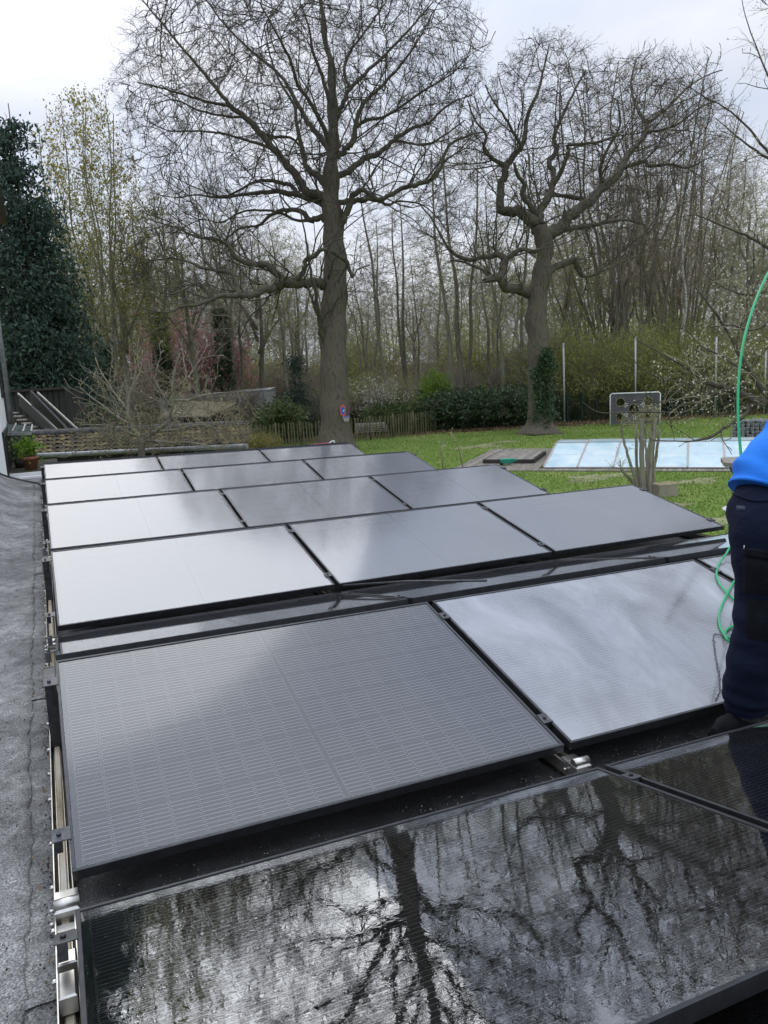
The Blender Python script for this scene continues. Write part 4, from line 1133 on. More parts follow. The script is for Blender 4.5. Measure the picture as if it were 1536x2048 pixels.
# a belt of trees beside and behind the house, out of frame: they are what the modules mirror from the side
# ================================================================== shrubs and undergrowth
def bush_template(seed, R, H, nstem, tmat, leaf, lsize, nleaf, arch=.5, tw=.5, rad=.008):
    rng = np.random.default_rng(seed); mb = MB(); pts = []; ds = []
    for i in range(nstem):
        th = rng.uniform(0, 2 * PI); rr = R * math.sqrt(rng.random()); hh = H * rng.uniform(.55, 1.0) * (1 - .35 * (rr / R) ** 2)
        p0 = np.array([.15 * rr * math.cos(th), .15 * rr * math.sin(th), -.05]); p3 = np.array([rr * math.cos(th), rr * math.sin(th), hh])
        m = (p0 + p3) / 2 + np.array([0, 0, arch * hh * .35]) + rng.normal(0, .1, 3)
        q, r = smooth_path(np.array([p0, m, p3]), np.array([rad * 2.4, rad * 1.7, rad * .8]), 5); mb.tube(q, r, 4, cap=False)
        for j in range(2, len(q)): pts.append(q[j]); ds.append((q[j] - q[j - 1]) / np.linalg.norm(q[j] - q[j - 1]))
    a, b, ra, rb, T = twigs(np.array(pts), np.array(ds), 2, tw, rad * .7, .7, 2, .1, rng)
    V, F = edge_mesh(a, b, ra, rb, 3)
    base_v = np.concatenate(mb.v); bf = np.array([f for f in mb.f])
    V = np.vstack([base_v, V]); F = np.vstack([bf, F + len(base_v)])
    st = fast_mesh('stems', V, F, tmat); lv = None
    if leaf:
        S = T[rng.integers(0, len(T), nleaf)]; v, f = leaf_mesh(S, lsize, 1, lsize * 1.2, rng, aspect=.75); lv = fast_mesh('leaves', v, f, leaf)
    return st, lv


BT = {
    'brush': bush_template(201, 2.4, 3.2, 60, twig_wood, None, 0, 0, tw=.7), 'olive': bush_template(202, 2.4, 3.4, 60, twig_olive, leaf_olive, .09, 4200, tw=.7), 'green': bush_template(210, 1.2, 2.6, 50, twig_olive, leaf_hedge, .13, 5200, tw=.4, arch=.2),
    'reddish': bush_template(203, 2.2, 3.0, 60, twig_red, None, 0, 0, tw=.7), 'pink': bush_template(204, 2.3, 3.6, 60, twig_red, blossom_pink, .13, 3000, tw=.7),
    'white': bush_template(205, 2.2, 2.8, 60, twig_wood, blossom_white, .085, 2200, tw=.6), 'bright': bush_template(206, 1.0, 3.0, 40, twig_olive, leaf_bright, .13, 5200, tw=.4, arch=.2),
    'ivy': bush_template(207, 1.6, 1.7, 40, twig_olive, leaf_hedge, .14, 4600, tw=.4), 'dark': bush_template(208, 1.8, 2.2, 40, twig_wood, leaf_ivy, .15, 5200, tw=.4),
    'gold': bush_template(209, .8, 1.0, 40, twig_olive, leaf_gold, .06, 1800, tw=.25, arch=.1, rad=.005),
}


def shrub(key, px, D, s, label, group=None, name='shrub', sz=None, z=0.0, cat='shrub'):
    t = thing(name, label, cat, base(px, D, z), group); t.scale = (s, s, sz or s); t.rotation_euler = (0, 0, random.uniform(0, 6.28))
    st, lv = BT[key]; link('stems', st, t)
    if lv: link('leaves', lv, t)
    return t


shrub('pink', 352, 51, 1.5, 'pink blossoming shrub behind the left half of the grey shed', name='blossoming_shrub', sz=2.3)
shrub('pink', 440, 53, 1.0, 'small pink blossoming shrub behind the middle of the grey shed', name='blossoming_shrub', sz=1.9)
shrub('white', 742, 47, 1.0, 'white flowering shrub right of the tallest oak', name='flowering_shrub', sz=1.2)
shrub('bright', 870, 46.5, 1.0, 'bright green upright shrub above the ivy hedge', name='green_shrub', sz=1.15)
shrub('green', 552, 42.5, 1.2, 'fresh green bush in front of the grey shed end', name='green_shrub', sz=.85)
shrub('bright', 962, 47, .5, 'small bright green shrub between the two oaks', name='green_shrub', sz=.8)
for i, px in enumerate((775, 812, 850)): shrub('ivy', px, 45.2 + .3 * i, .9, 'light green ivy mound over the picket fence', 'ivy mounds behind the picket fence', sz=1.0)
for i, px in enumerate((885, 925, 965, 1005, 1045)): shrub('dark', px, 45.6, 1.0, 'dark green ivy mound along the mesh fence', 'ivy mounds along the mesh fence', sz=1.0)
rs = random.Random(5)
for i in range(20):
    px = 1085 + 560 * (i + rs.random()) / 20
    shrub('olive', px, rs.uniform(47.4, 50.5), rs.uniform(1.0, 1.35), 'olive budding shrub just beyond the fence behind the goal wall', 'olive shrubs behind the goal wall', sz=rs.uniform(1.15, 1.6))
for i in range(46):
    px = 600 + 1000 * (i + rs.random()) / 46; key = rs.choice(['olive', 'olive', 'brush', 'brush', 'reddish'] if px > 900 else ['brush', 'reddish', 'brush', 'olive'])
    shrub(key, px, rs.uniform(48, 58), rs.uniform(.8, 1.3), 'twiggy undergrowth shrub beyond the mesh fence', 'undergrowth shrubs beyond the fence', sz=rs.uniform(.9, 1.6) * (1.25 if px > 1050 else .75))
for i in range(30):
    px = -200 + 900 * (i + rs.random()) / 30
    shrub(rs.choice(['brush', 'olive', 'reddish', 'brush', 'dark']), px, rs.uniform(46, 60), rs.uniform(.9, 1.4), 'twiggy undergrowth shrub behind the sheds on the left', 'undergrowth shrubs behind the sheds', sz=rs.uniform(.9, 1.4))
for i in range(44):
    px = -200 + 1900 * (i + rs.random()) / 44
    shrub(rs.choice(['brush', 'olive', 'reddish', 'brush']), px, rs.uniform(60, 84), rs.uniform(1.6, 2.4), 'twiggy undergrowth shrub deep in the wood', 'undergrowth shrubs deep in the wood', sz=rs.uniform(1.5, 2.3))
for i, px in enumerate((400, 440, 480, 520)): shrub('gold', px, 37 + i * .3, 1.0, 'low yellow leaved hedge plant before the picket fence', 'low yellow hedge before the fence', name='hedge_plant')

# ------------------------------------------------------------------ dark conifers
def conifer(px, D, H, R, label, seed, name='conifer', lean=0.0, mat=None, nb=520, lper=46, ls=.16):
    rng = np.random.default_rng(seed); b = base(px, D); t = thing(name, label, 'conifer', b)
    MB().tube([(0, 0, -.2), (0, 0, H * .5), (lean, 0, H)], [.035 * R * 2 + .1, .09, .02], 8).build('trunk', trunk_wood, t)
    A = []; B = []; ra = []; pts = []
    for i in range(nb):
        z = H * (1 - math.sqrt(rng.random()) * .985); f = 1 - z / H
        prof = R * (f ** .66) * (1 + .13 * math.sin(z * 2.3 + seed) + .10 * rng.normal())
        th = rng.uniform(0, 2 * PI); n = 7
        p0 = np.array([0, 0, z]); tip = np.array([prof * math.cos(th), prof * math.sin(th), z - .10 * prof + .1 * rng.normal()])
        prev = p0
        for j in range(1, n + 1):
            u = j / n; p = p0 + (tip - p0) * u; p[2] -= .22 * prof * (u * (1 - u)) * 1.6; p += rng.normal(0, .04, 3)
            A.append(prev); B.append(p); ra.append(.03 * (1 - u) + .008)
            if u > .3:
                k = int(lper * (.25 + .9 * u) / n * 2)
                w = .10 + .22 * u
                q = p + rng.normal(0, 1, (k, 3)) * [w, w, w * .55]; q[:, 2] -= abs(rng.normal(0, .12, k)); pts.append(q)
            prev = p
    V, F = edge_mesh(np.array(A), np.array(B), np.array(ra), np.array(ra) * .8, 3); link('branches', fast_mesh('branches', V, F, twig_dark), t)
    V, F = leaf_mesh(np.concatenate(pts), ls, 1, .02, rng, aspect=.42, down=.9); link('foliage', fast_mesh('foliage', V, F, mat or leaf_conifer), t)
    print(name, len(F)); return t


conifer(88, 33, 14.9, 2.75, 'tall dark green conifer at the left picture edge', 51, nb=1150, lper=44, ls=.20)
conifer(592, 46, 5.0, .9, 'small drooping dark conifer left of the tallest oak', 53, nb=160, lper=30, ls=.16)
# ================================================================== sheds and house on the left
def slab(pts, th, name=None):      # extrude a quad (4 corner points) downwards along its normal
    p = np.array(pts, float); n = np.cross(p[1] - p[0], p[3] - p[0]); n /= np.linalg.norm(n)
    return np.vstack([p - n * th, p])


# mossy tiled lean-to: every tile its own object
tl0, tl1 = atd(66, 869, 20.0), atd(492, 850, 17.9)      # ridge ends
el0, el1 = atd(66, 907, 18.7), atd(492, 887, 16.6)      # eaves
shed_org = np.array([el0[0], el0[1], 0.0])
ts = thing('tiled_shed', 'long low shed with yellow mossy roof tiles behind the bare shrub', 'shed', shed_org)
ru = (tl1 - tl0); NT = int(np.linalg.norm(ru) / .285); NR = 5
def roof_pt(u, v): return (el0 * (1 - u) + el1 * u) * (1 - v) + (tl0 * (1 - u) + tl1 * u) * v
tile_me = None
prof = [(i / 8, .018 * math.cos(i / 8 * 4 * PI)) for i in range(9)]
tu = (el1 - el0) / np.linalg.norm(el1 - el0); tv = (tl0 - el0) / np.linalg.norm(tl0 - el0); tn = np.cross(tu, tv)
tw_, th_ = np.linalg.norm(ru) / NT, np.linalg.norm(tl0 - el0) / NR
P = np.array([[(a * tw_ * 1.03, b, h + (.030 if b < 0.02 else .0) - (.0 if c else .016)) for a, h in prof] for b, c in ((-.02, 0), (-.02, 1), (th_ * 1.08, 1))])
tile_me = MB().quadgrid(P, False).mesh('roof_tile', tile_moss)
Mt = Matrix([[tu[0], tv[0], tn[0], 0], [tu[1], tv[1], tn[1], 0], [tu[2], tv[2], tn[2], 0], [0, 0, 0, 1]])
for i in range(NT):
    for j in range(NR):
        o = link('roof_tile', tile_me, ts); p = roof_pt(i / NT, j / NR) - shed_org + tn * random.uniform(0, .008)
        o.matrix_local = Matrix.Translation(p) @ Mt @ Matrix.Rotation(random.gauss(0, .012), 4, 'Z')
rp = roof_pt
for i in range(NT * 285 // 330 + 1):
    n_ = NT * 285 // 330 + 1; a = rp(i / n_, 1) - shed_org + tn * .02; b = rp((i + 1.04) / n_, 1) - shed_org + tn * .03
    MB().tube([a, b], [.10, .09], 8).build('ridge_tile', ridge_grey, ts)
cc = rp(0, 0) - shed_org - tn * .03; cd = rp(1, 0) - shed_org - tn * .03; ce = rp(1, 1) - shed_org - tn * .05; cf = rp(0, 1) - shed_org - tn * .05
MB().hexa(slab([cc, cd, ce, cf], .04)).build('roof_deck', timber_dark, ts)
fw = np.array([tv[0], tv[1], 0]); fw /= np.linalg.norm(fw)
g0 = cc - fw * .07 - [0, 0, .03]; g1 = cd - fw * .07 - [0, 0, .03]
MB().tube([g0, g1], .06, 8).build('gutter', zinc, ts)
w0 = cc + fw * .25; w1 = cd + fw * .25; w2 = ce; w3 = cf
MB().hexa([(w0[0], w0[1], 0), (w1[0], w1[1], 0), (w2[0], w2[1], 0), (w3[0], w3[1], 0), w0 - [0, 0, .12], w1 - [0, 0, .12], w2 - [0, 0, .1], w3 - [0, 0, .1]]).build('wall', timber_dark, ts)

# dark timber stair shed behind it
so = atd(80, 870, 23.0); so[2] = 0
st = thing('stair_shed', 'dark timber shed with an outside stair and two pale handrails', 'shed', so)
def sp(px, py, D): return atd(px, py, D) - so
a, b, c, d = sp(-25, 873, 24), sp(133, 866, 23.5), sp(127, 778, 23.5), sp(-40, 788, 24)
up = np.array([0, 0, 1.0]); back = CF * np.array([1, 1, 0]) * 1.6
nb_ = 15
for i in range(nb_):          # vertical boards
    u0, u1 = i / nb_ + .004, (i + 1) / nb_ - .004
    q = [a + (b - a) * u0, a + (b - a) * u1, d + (c - d) * u1, d + (c - d) * u0]
    q[0] = q[0] * [1, 1, 0]; q[1] = q[1] * [1, 1, 0]; off = CF * np.array([1, 1, 0]) * random.uniform(.0, .02)
    MB().hexa([q[0] + off, q[1] + off, q[1] + off + CF * [.03, .03, 0], q[0] + off + CF * [.03, .03, 0], q[3] + off, q[2] + off, q[2] + off + CF * [.03, .03, 0], q[3] + off + CF * [.03, .03, 0]]).build('board', timber_black, st)
e = back
MB().hexa([a * [1, 1, 0] + CF * [.06, .06, 0], b * [1, 1, 0] + CF * [.06, .06, 0], b * [1, 1, 0] + e, a * [1, 1, 0] + e, d + CF * [.06, .06, 0], c + CF * [.06, .06, 0], c + e, d + e]).build('body', timber_black, st)
MB().bar(d + [0, 0, .03], c + [0, 0, .03] + (c - d) * .02, .2, .07).build('roof_edge', timber_dark, st)
for (p, q, w, m) in ((sp(36, 787, 22.6), sp(124, 869, 20.7), .04, timber_pale), (sp(75, 785, 23), sp(162, 865, 21.2), .04, timber_pale)):
    MB().bar(p, q, w, .05).build('handrail', m, st)
for (p, q) in ((sp(40, 800, 22.6), sp(116, 874, 20.8)), (sp(62, 792, 22.9), sp(140, 874, 21.1))):
    MB().bar(p, q, .06, .34).build('stringer', timber_black, st)
for i in range(7):
    u = i / 7 + .08; l = sp(14, 822, 22.3) * (1 - u) + sp(78, 872, 21) * u; r = l + (sp(36, 822, 22.3) - sp(14, 822, 22.3)) * .8
    MB().bar(l, r, .22, .035).build('stair_tread', timber_grey, st)

# the half timbered house corner
hx, hy0, hy1 = -.60, 12.75, 15.66
ho = (-2.0, 14.2, 0)
hs_ = thing('house', 'white half timbered house corner at the far left edge', 'house', ho)
MB().box((-4.6, (hy0 + hy1) / 2, 3.6), (8.0, hy1 - hy0, 7.2)).build('wall', white_paint, hs_, ho)
for i, y in enumerate((15.58, 15.15, 14.72, 14.25, 13.8, 13.3, 12.85)):
    MB().box((hx + .012, y, 2.0), (.03, .13 if i else .10, 2.1)).build('beam', timber_black, hs_, ho)
MB().box((hx + .016, (hy0 + hy1) / 2, 3.04), (.03, hy1 - hy0, .10)).build('beam', timber_black, hs_, ho)
MB().bar((hx + .02, 15.5, 1.9), (hx + .02, 14.8, 2.75), .10, .03, up=(1, 0, 0)).build('brace', timber_black, hs_, ho)
MB().box((hx + .012, 14.9, 4.0), (.03, .4, .7)).build('window', timber_black, hs_, ho)
MB().tube([(hx + .09, hy1 - .05, 3.1), (hx + .09, hy1 - .05, 7.1)], .05, 10).build('downpipe', zinc, hs_, ho)
MB().hexa([(-9, hy0 - .3, 7.1), (hx + .5, hy0 - .3, 7.1), (hx + .5, hy1 + .4, 7.1), (-9, hy1 + .4, 7.1), (-9, hy0 - .3, 7.3), (hx + .4, hy0 - .3, 7.3), (-3, hy1 - 1, 9.5), (-9, hy1 - 1, 9.5)]).build('roof', tile_brown, hs_, ho)
# glazed canopy on the wall
ca = thing('canopy', 'small grey glass canopy sticking out of the white house wall', 'canopy', atd(12, 858, 15.3))
co = np.array(ca.location)
q = [atd(3, 866, 15.0) - co, atd(63, 865, 15.2) - co, atd(65, 852, 15.9) - co, atd(14, 848, 15.8) - co]
MB().hexa(slab(q, .03)).build('pane', principled('canopy_glass', (.09, .12, .11), .15, spec=.7)[0], ca)
for u in (.0, .36, .72, 1.0):
    MB().bar(q[0] + (q[1] - q[0]) * u + [0, 0, .02], q[3] + (q[2] - q[3]) * u + [0, 0, .02], .03, .03).build('glazing_bar', zinc, ca)
MB().bar(q[0] - [0, 0, .02], q[1] - [0, 0, .02], .03, .06).build('gutter', zinc, ca)
# black boards put in for the dark void under the canopy
bo = atd(50, 900, 18.4); bo[2] = 0
bw = thing('black_boards', 'black boarded wall filling the dark void under the canopy', 'shed', bo)
for i in range(9):
    px = 14 + i * 6.2; p = atd(px, 900, 18.4) - bo; p2 = atd(px + 6.0, 900, 18.4) - bo
    MB().hexa([(p[0], p[1], 0), (p2[0], p2[1], 0), (p2[0], p2[1] + .03, 0), (p[0], p[1] + .03, 0), (p[0], p[1], 2.75), (p2[0], p2[1], 2.75), (p2[0], p2[1] + .03, 2.75), (p[0], p[1] + .03, 2.75)]).build('board', timber_black, bw)
# mossy ledge with a flower pot, between garage and house
lo_ = atd(60, 935, 14.3); zl = atd(60, 938, 14.3)[2]
le = thing('ledge', 'small mossy flat ledge beyond the far left roof corner', 'ledge', (lo_[0], lo_[1], 0))
lo_ = np.array([lo_[0], lo_[1], 0])
MB().hexa([(-.58, 12.9, 0), (.25, 12.9, 0), (.25, 15.2, 0), (-.58, 15.2, 0), (-.58, 12.9, zl), (.25, 12.9, zl), (.25, 15.2, zl), (-.58, 15.2, zl)]).build('block', moss_mat, le, lo_)
MB().box((-.17, 12.88, zl - .05), (.8, .03, .10)).build('edge_board', white_paint, le, lo_)
pp = atd(62, 932, 14.2); pp[2] = zl
pot = thing('flower_pot', 'terracotta flower pot with a bright green plant on the ledge', 'flower pot', pp)
MB().tube([(0, 0, 0), (0, 0, .19), (0, 0, .195), (0, 0, .24)], [.10, .135, .155, .155], 16).build('pot', terracotta, pot)
MB().tube([(0, 0, .235), (0, 0, .245)], .13, 12).build('soil', soil_mat, pot)
rp_ = np.random.default_rng(8)
V, F = leaf_mesh(np.array([0, 0, .40]) + rp_.normal(0, 1, (420, 3)) * [.10, .10, .09], .06, 1, .01, rp_, aspect=.8); tag(link('leaves', fast_mesh('leaves', V, F, leaf_bright), pot), kind='stuff')
pp = atd(40, 930, 14.6); pp[2] = zl
pt2 = thing('potted_plant', 'dark leafy plant on the ledge left of the flower pot', 'plant', pp)
MB().tube([(0, 0, 0), (0, 0, .16)], [.08, .11], 12).build('pot', black_plastic, pt2)
V, F = leaf_mesh(np.array([0, 0, .32]) + rp_.normal(0, 1, (300, 3)) * [.10, .10, .11], .06, 1, .01, rp_, aspect=.7); tag(link('leaves', fast_mesh('leaves', V, F, leaf_hedge), pt2), kind='stuff')
# brown tiles of the house eave coming down on the felt at the far left
et = thing('tiled_eave', 'brown tiled eave running down onto the felt at the left edge', 'roof', mat4=ROOF)
for i in range(20):
    for j in range(3):
        y = 7.0 + i * .235; x = -.93 - j * .17; z = roof_z(np.array(-.93), np.array(y)) + .05 + j * .13
        MB().box((0, 0, 0), (.21, .225, .018), rot=Matrix.Rotation(math.radians(36), 4, 'Y'), bev=.004).build('eave_tile', tile_brown, et).location = (x, y, z)

# grey shed and the tan roofed lean-to in front of it
gb = atd(450, 850, 49); gb[2] = 0
gs = thing('grey_shed', 'long pale grey shed behind the picket fence and the bare shrub', 'shed', gb)
tA, tB = atd(318, 800, 46.5), atd(540, 783, 49.5)
f2 = lambda p, z: np.array([p[0], p[1], z])
bk = np.array([CF[0], CF[1], 0]) * 3
MB().hexa([f2(tA, 0), f2(tB, 0), f2(tB + bk, 0), f2(tA + bk, 0), tA, tB, tB + bk, tA + bk]).build('wall', grey_panel, gs, gb)
MB().hexa([tA + [0, 0, .01], tB + [0, 0, .01], tB + bk + [0, 0, .01], tA + bk + [0, 0, .01], tA + [0, 0, .12], tB + [0, 0, .12], tB + bk + [0, 0, .2], tA + bk + [0, 0, .2]]).build('roof', zinc, gs, gb)
for i in range(8):
    u = (i + .5) / 8; p = tA * (1 - u) + tB * u - CF * [.03, .03, 0]
    MB().bar(f2(p, .02), p, .05, .03, up=(1, 0, 0)).build('panel_joint', zinc, gs, gb)
to = atd(410, 840, 44); to[2] = 0
tl = thing('lean_to', 'low open lean-to with a tan felt roof before the grey shed', 'shed', to)
q = [atd(318, 834, 41.5), atd(418, 833, 42.5), atd(474, 806, 45.5), atd(360, 800, 45.5)]
MB().hexa(slab(q, .08)).build('roof', tan_felt, tl, to)
MB().bar(q[0] - [0, 0, .1], q[1] - [0, 0, .1], .05, .16).bar(q[1] - [0, 0, .1], q[2] - [0, 0, .1], .05, .16).build('fascia', timber_dark, tl, to)
for k_, p in enumerate(q): MB().bar(f2(p, 0), p - [0, 0, .1], .12, .12, up=(1, 0, 0)).build('post', timber_dark, tl, to)
bk2 = [q[3] * .97 + q[0] * .03, q[2] * .97 + q[1] * .03]
MB().hexa([f2(bk2[0], 0), f2(bk2[1], 0), f2(bk2[1], 0) + bk * .05, f2(bk2[0], 0) + bk * .05, bk2[0] - [0, 0, .1], bk2[1] - [0, 0, .1], bk2[1] - [0, 0, .1] + bk * .05, bk2[0] - [0, 0, .1] + bk * .05]).build('back_wall', timber_black, tl, to)
# red chair back by the fence
rc = base(401, 36.5); ra2 = thing('garden_chair', 'small red garden chair half hidden by the bare shrub', 'chair', rc)
MB().box((0, 0, .45), (.45, .45, .05), bev=.02).build('seat', red_cloth, ra2); MB().box((0, .22, .75), (.45, .05, .55), bev=.02).build('backrest', red_cloth, ra2)
for sx in (-.19, .19):
    for sy in (-.19, .19): MB().cyl((sx, sy, 0), (sx, sy, .43), .018, 6).build('leg', red_cloth, ra2)

# ================================================================== picket fence: every picket a part
def fence_path(pts, n):
    pts = [np.array(p) for p in pts]; seg = [np.linalg.norm(pts[i + 1] - pts[i]) for i in range(len(pts) - 1)]; T = sum(seg); out = []
    for k in range(n):
        s = T * k / (n - 1); i = 0
        while i < len(seg) - 1 and s > seg[i]: s -= seg[i]; i += 1
        out.append(pts[i] + (pts[i + 1] - pts[i]) * min(1, s / seg[i]))
    return out


def picket_fence(pts, n, label, h):
    o = np.array(pts[0]); o[2] = 0; t = thing('picket_fence', label, 'fence', o, 'chestnut picket fence runs behind the oak')
    P_ = fence_path(pts, n)
    for i, p in enumerate(P_):
        hh = h * random.uniform(.94, 1.04); m = MB(); w = .074 * random.uniform(.8, 1.15); dx, dy = random.gauss(0, .018), random.gauss(0, .018)
        v = [(-w / 2, -.014, 0), (w / 2, -.014, 0), (w / 2, .014, 0), (-w / 2, .014, 0), (-w / 2 + dx, -.014 + dy, hh - .07), (w / 2 + dx, -.014 + dy, hh - .07), (w / 2 + dx, .014 + dy, hh - .07), (-w / 2 + dx, .014 + dy, hh - .07), (dx, dy, hh)]
        m.add(np.array(v) @ np.array(Matrix.Rotation(random.uniform(-.5, .1), 3, 'Z')).T, [(0, 1, 5, 4), (1, 2, 6, 5), (2, 3, 7, 6), (3, 0, 4, 7), (4, 5, 8), (5, 6, 8), (6, 7, 8), (7, 4, 8)])
        m.build('picket', picket_mat, t).location = tuple(p - o)
    for z in (.25, .62, .98):
        MB().tube(np.array([p - o + [0, 0, z * h / 1.2 + random.gauss(0, .008)] for p in P_]), .006, 4).build('wire', clamp_grey, t)
    for i in range(0, n, 8):
        p = P_[i] - o; MB().cyl(p, p + [0, .05, h * 1.03], .055, 8).build('post', picket_mat, t)


picket_fence([base(392, 39), base(520, 40), base(660, 40.5)], 44, 'left run of mossy picket fence, left of the oak trunk', 1.22)
picket_fence([base(684, 40.4), base(770, 42.0), base(866, 44.6)], 34, 'right run of mossy picket fence, right of the oak trunk', 1.26)
# arched slatted garden cover behind the fence
ao = base(738, 43.4); ar = thing('slatted_cover', 'arched pale slatted timber cover behind the picket fence', 'garden cover', ao)
dirx = np.array([CR[0], CR[1], 0]); diry = np.array([CF[0], CF[1], 0])
for i in range(9):
    a_ = PI * (i + .5) / 9 * .62 + .1; x_ = np.cos(a_) ; yy = -.95 * math.cos(a_ * 1.2); zz = .25 + .48 * math.sin(a_)
    MB().bar(-dirx * .95 + diry * (yy) + [0, 0, zz], dirx * (.95 - .3 * (i / 9)) + diry * yy + [0, 0, zz], .09, .025).build('slat', timber_pale, ar)
for s_ in (-.85, 0, .75): MB().bar(dirx * s_ - diry * .9 + [0, 0, .02], dirx * s_ - diry * .9 + [0, 0, .42], .06, .06, up=(1, 0, 0)).bar(dirx * s_ + diry * .3 + [0, 0, .02], dirx * s_ + diry * .3 + [0, 0, .66], .06, .06, up=(1, 0, 0)).build('post', timber_grey, ar)

# toy basketball hoop fixed to the oak trunk
hp = atd(686, 821, 36.1)
hoop = thing('toy_hoop', 'toy basketball hoop with coral rimmed board on the tallest oak trunk', 'basketball hoop', hp)
n_ = -diry; X_ = dirx
oct_ = [(-.13, -.15), (0, -.29), (.13, -.15), (.13, .15), (0, .29), (-.13, .15)]
def plate(poly, y0, y1, s=1.0):
    a = [X_ * x * s + np.array([0, 0, z * s]) + n_ * y0 for x, z in poly]; b = [X_ * x * s + np.array([0, 0, z * s]) + n_ * y1 for x, z in poly]; k = len(poly)
    return MB().add(a + b, [tuple(range(k))[::-1], tuple(range(k, 2 * k))] + [(i, (i + 1) % k, (i + 1) % k + k, i + k) for i in range(k)])
plate(oct_, 0, .03).build('rim_board', red_plastic, hoop); plate(oct_, .03, .036, .70).build('backboard', blue_plastic, hoop)
plate([(-.02, -.05), (.06, -.03), (.07, .05), (.0, .0)], .036, .042).build('sticker', white_plastic, hoop)
rc_ = n_ * .20 + X_ * .14 + np.array([0, 0, -.27]); aa = np.linspace(0, 2 * PI, 19)
MB().tube([rc_ + n_ * .17 * math.cos(t) + X_ * .17 * math.sin(t) for t in aa], .018, 6).build('ring', blue_plastic, hoop)
MB().bar(n_ * .02 + [0, 0, -.24], rc_ - n_ * .12, .05, .03).build('bracket', red_plastic, hoop)
nm = MB()
for t in aa[:-1]:
    for s_ in (1, -1): nm.tube([rc_ + n_ * .17 * math.cos(t) + X_ * .17 * math.sin(t), rc_ + n_ * .08 * math.cos(t + s_ * .5) + X_ * .08 * math.sin(t + s_ * .5) + [0, 0, -.22]], .004, 3, cap=False)
tag(nm.build('net', white_plastic, hoop), kind='stuff')
# pink toy at the roof's far edge
pk = R2W((1.0, 12.28, ZR + .36))[0]; pk = atd(640, 888, 17.5); po = np.array([pk[0], pk[1], 0])
pt_ = thing('clothes_prop', 'pink bar with a bent grey end poking up behind the farthest panels', 'garden tool', po)
MB().cyl((0, 0, 0), (0, 0, pk[2] - .01), .025, 8).build('pole', white_plastic, pt_)
MB().bar(atd(619, 891, 17.5) - po, atd(658, 887.5, 17.5) - po, .05, .045).build('bar', pink_plastic, pt_)
MB().tube([atd(657, 888, 17.5) - po, atd(663, 883, 17.5) - po, atd(668, 882, 17.5) - po, atd(669, 889, 17.5) - po], .014, 6, sub=4).build('hook', white_plastic, pt_)

# ================================================================== green mesh fence along the wood
mf = [base(866, 45.2), base(1010, 45.4), base(1160, 46.2), base(1330, 46.5), base(1480, 45.5), base(1640, 44.5)]
mo = mf[0].copy(); mt = thing('mesh_fence', 'dark green wire mesh fence along the edge of the wood', 'fence', mo)
FP = fence_path(mf, 26); wm = MB()
for i in range(len(FP) - 1):
    p, q = FP[i] - mo, FP[i + 1] - mo
    for k in range(13):
        c = p + (q - p) * k / 13; wm.bar(c, c + [0, 0, 1.62], .007, .007, up=(1, 0, 0))
    for z in np.arange(.05, 1.65, .2): wm.bar(p + [0, 0, z], q + [0, 0, z], .009, .009)
tag(wm.build('wire_mesh', green_steel, mt), kind='stuff')
for p in FP: MB().box((0, 0, .85), (.07, .07, 1.75), bev=.01).build('post', green_steel, mt).location = tuple(p - mo)
# tall ball stop posts
for px, yt, yb, lab in ((1128, 685, 838, 'tall pale steel post between the ivy clad oak and the goal wall'), (1272, 673, 800, 'tall pale steel post rising behind the goal wall'), (1434, 673, 850, 'tall pale steel post right of the birch'), (1533, 700, 845, 'tall pale steel post at the right picture edge')):
    b = base(px, 45.0); top = atd(px - 1, yt, 45.0)
    t = thing('steel_post', lab, 'post', b, 'tall pale ball stop posts')
    MB().cyl((0, 0, 0), tuple(top - b), .055, 10).build('pole', steel_pale, t); MB().cyl(tuple(top - b), tuple(top - b + [0, 0, .03]), .06, 10).build('cap', black_plastic, t)
# curved dark pine like shade tree to the right
# ================================================================== goal wall with holes
go = base(1272, 42.0); gx_ = base(1322, 41.6) - base(1221, 42.4); gw_ = np.linalg.norm(gx_); gxu = gx_ / gw_; gyu = np.array([-gxu[1], gxu[0], 0])
if gyu @ CF < 0: gyu = -gyu
gt = thing('goal_wall', 'football goal with a grey shooting sheet, holes and numbers', 'goal', base(1221, 42.4))
GH = 1.78
def gp(x, z, y=0): return gxu * x + gyu * y + np.array([0, 0, z])
MB().tube([gp(0, 0), gp(0, GH - .08), gp(.08, GH), gp(gw_ - .08, GH), gp(gw_, GH - .08), gp(gw_, 0)], .035, 10).build('frame', white_paint, gt)
MB().tube([gp(0, .03), gp(0, .03, .9), gp(gw_, .03, .9), gp(gw_, .03)], .025, 8).build('ground_frame', white_paint, gt)
MB().tube([gp(0, .03, .9), gp(0, GH - .05)], .015, 6).tube([gp(gw_, .03, .9), gp(gw_, GH - .05)], .015, 6).build('stay', white_paint, gt)
holes = [(.56, 1.30, .235), (2.08, 1.30, .235), (.56, .48, .235), (2.08, .48, .235), (gw_ * .505, .90, .29)]
sx_ = gw_ / 2.72; holes = [(x * sx_, z, r) for x, z, r in holes]
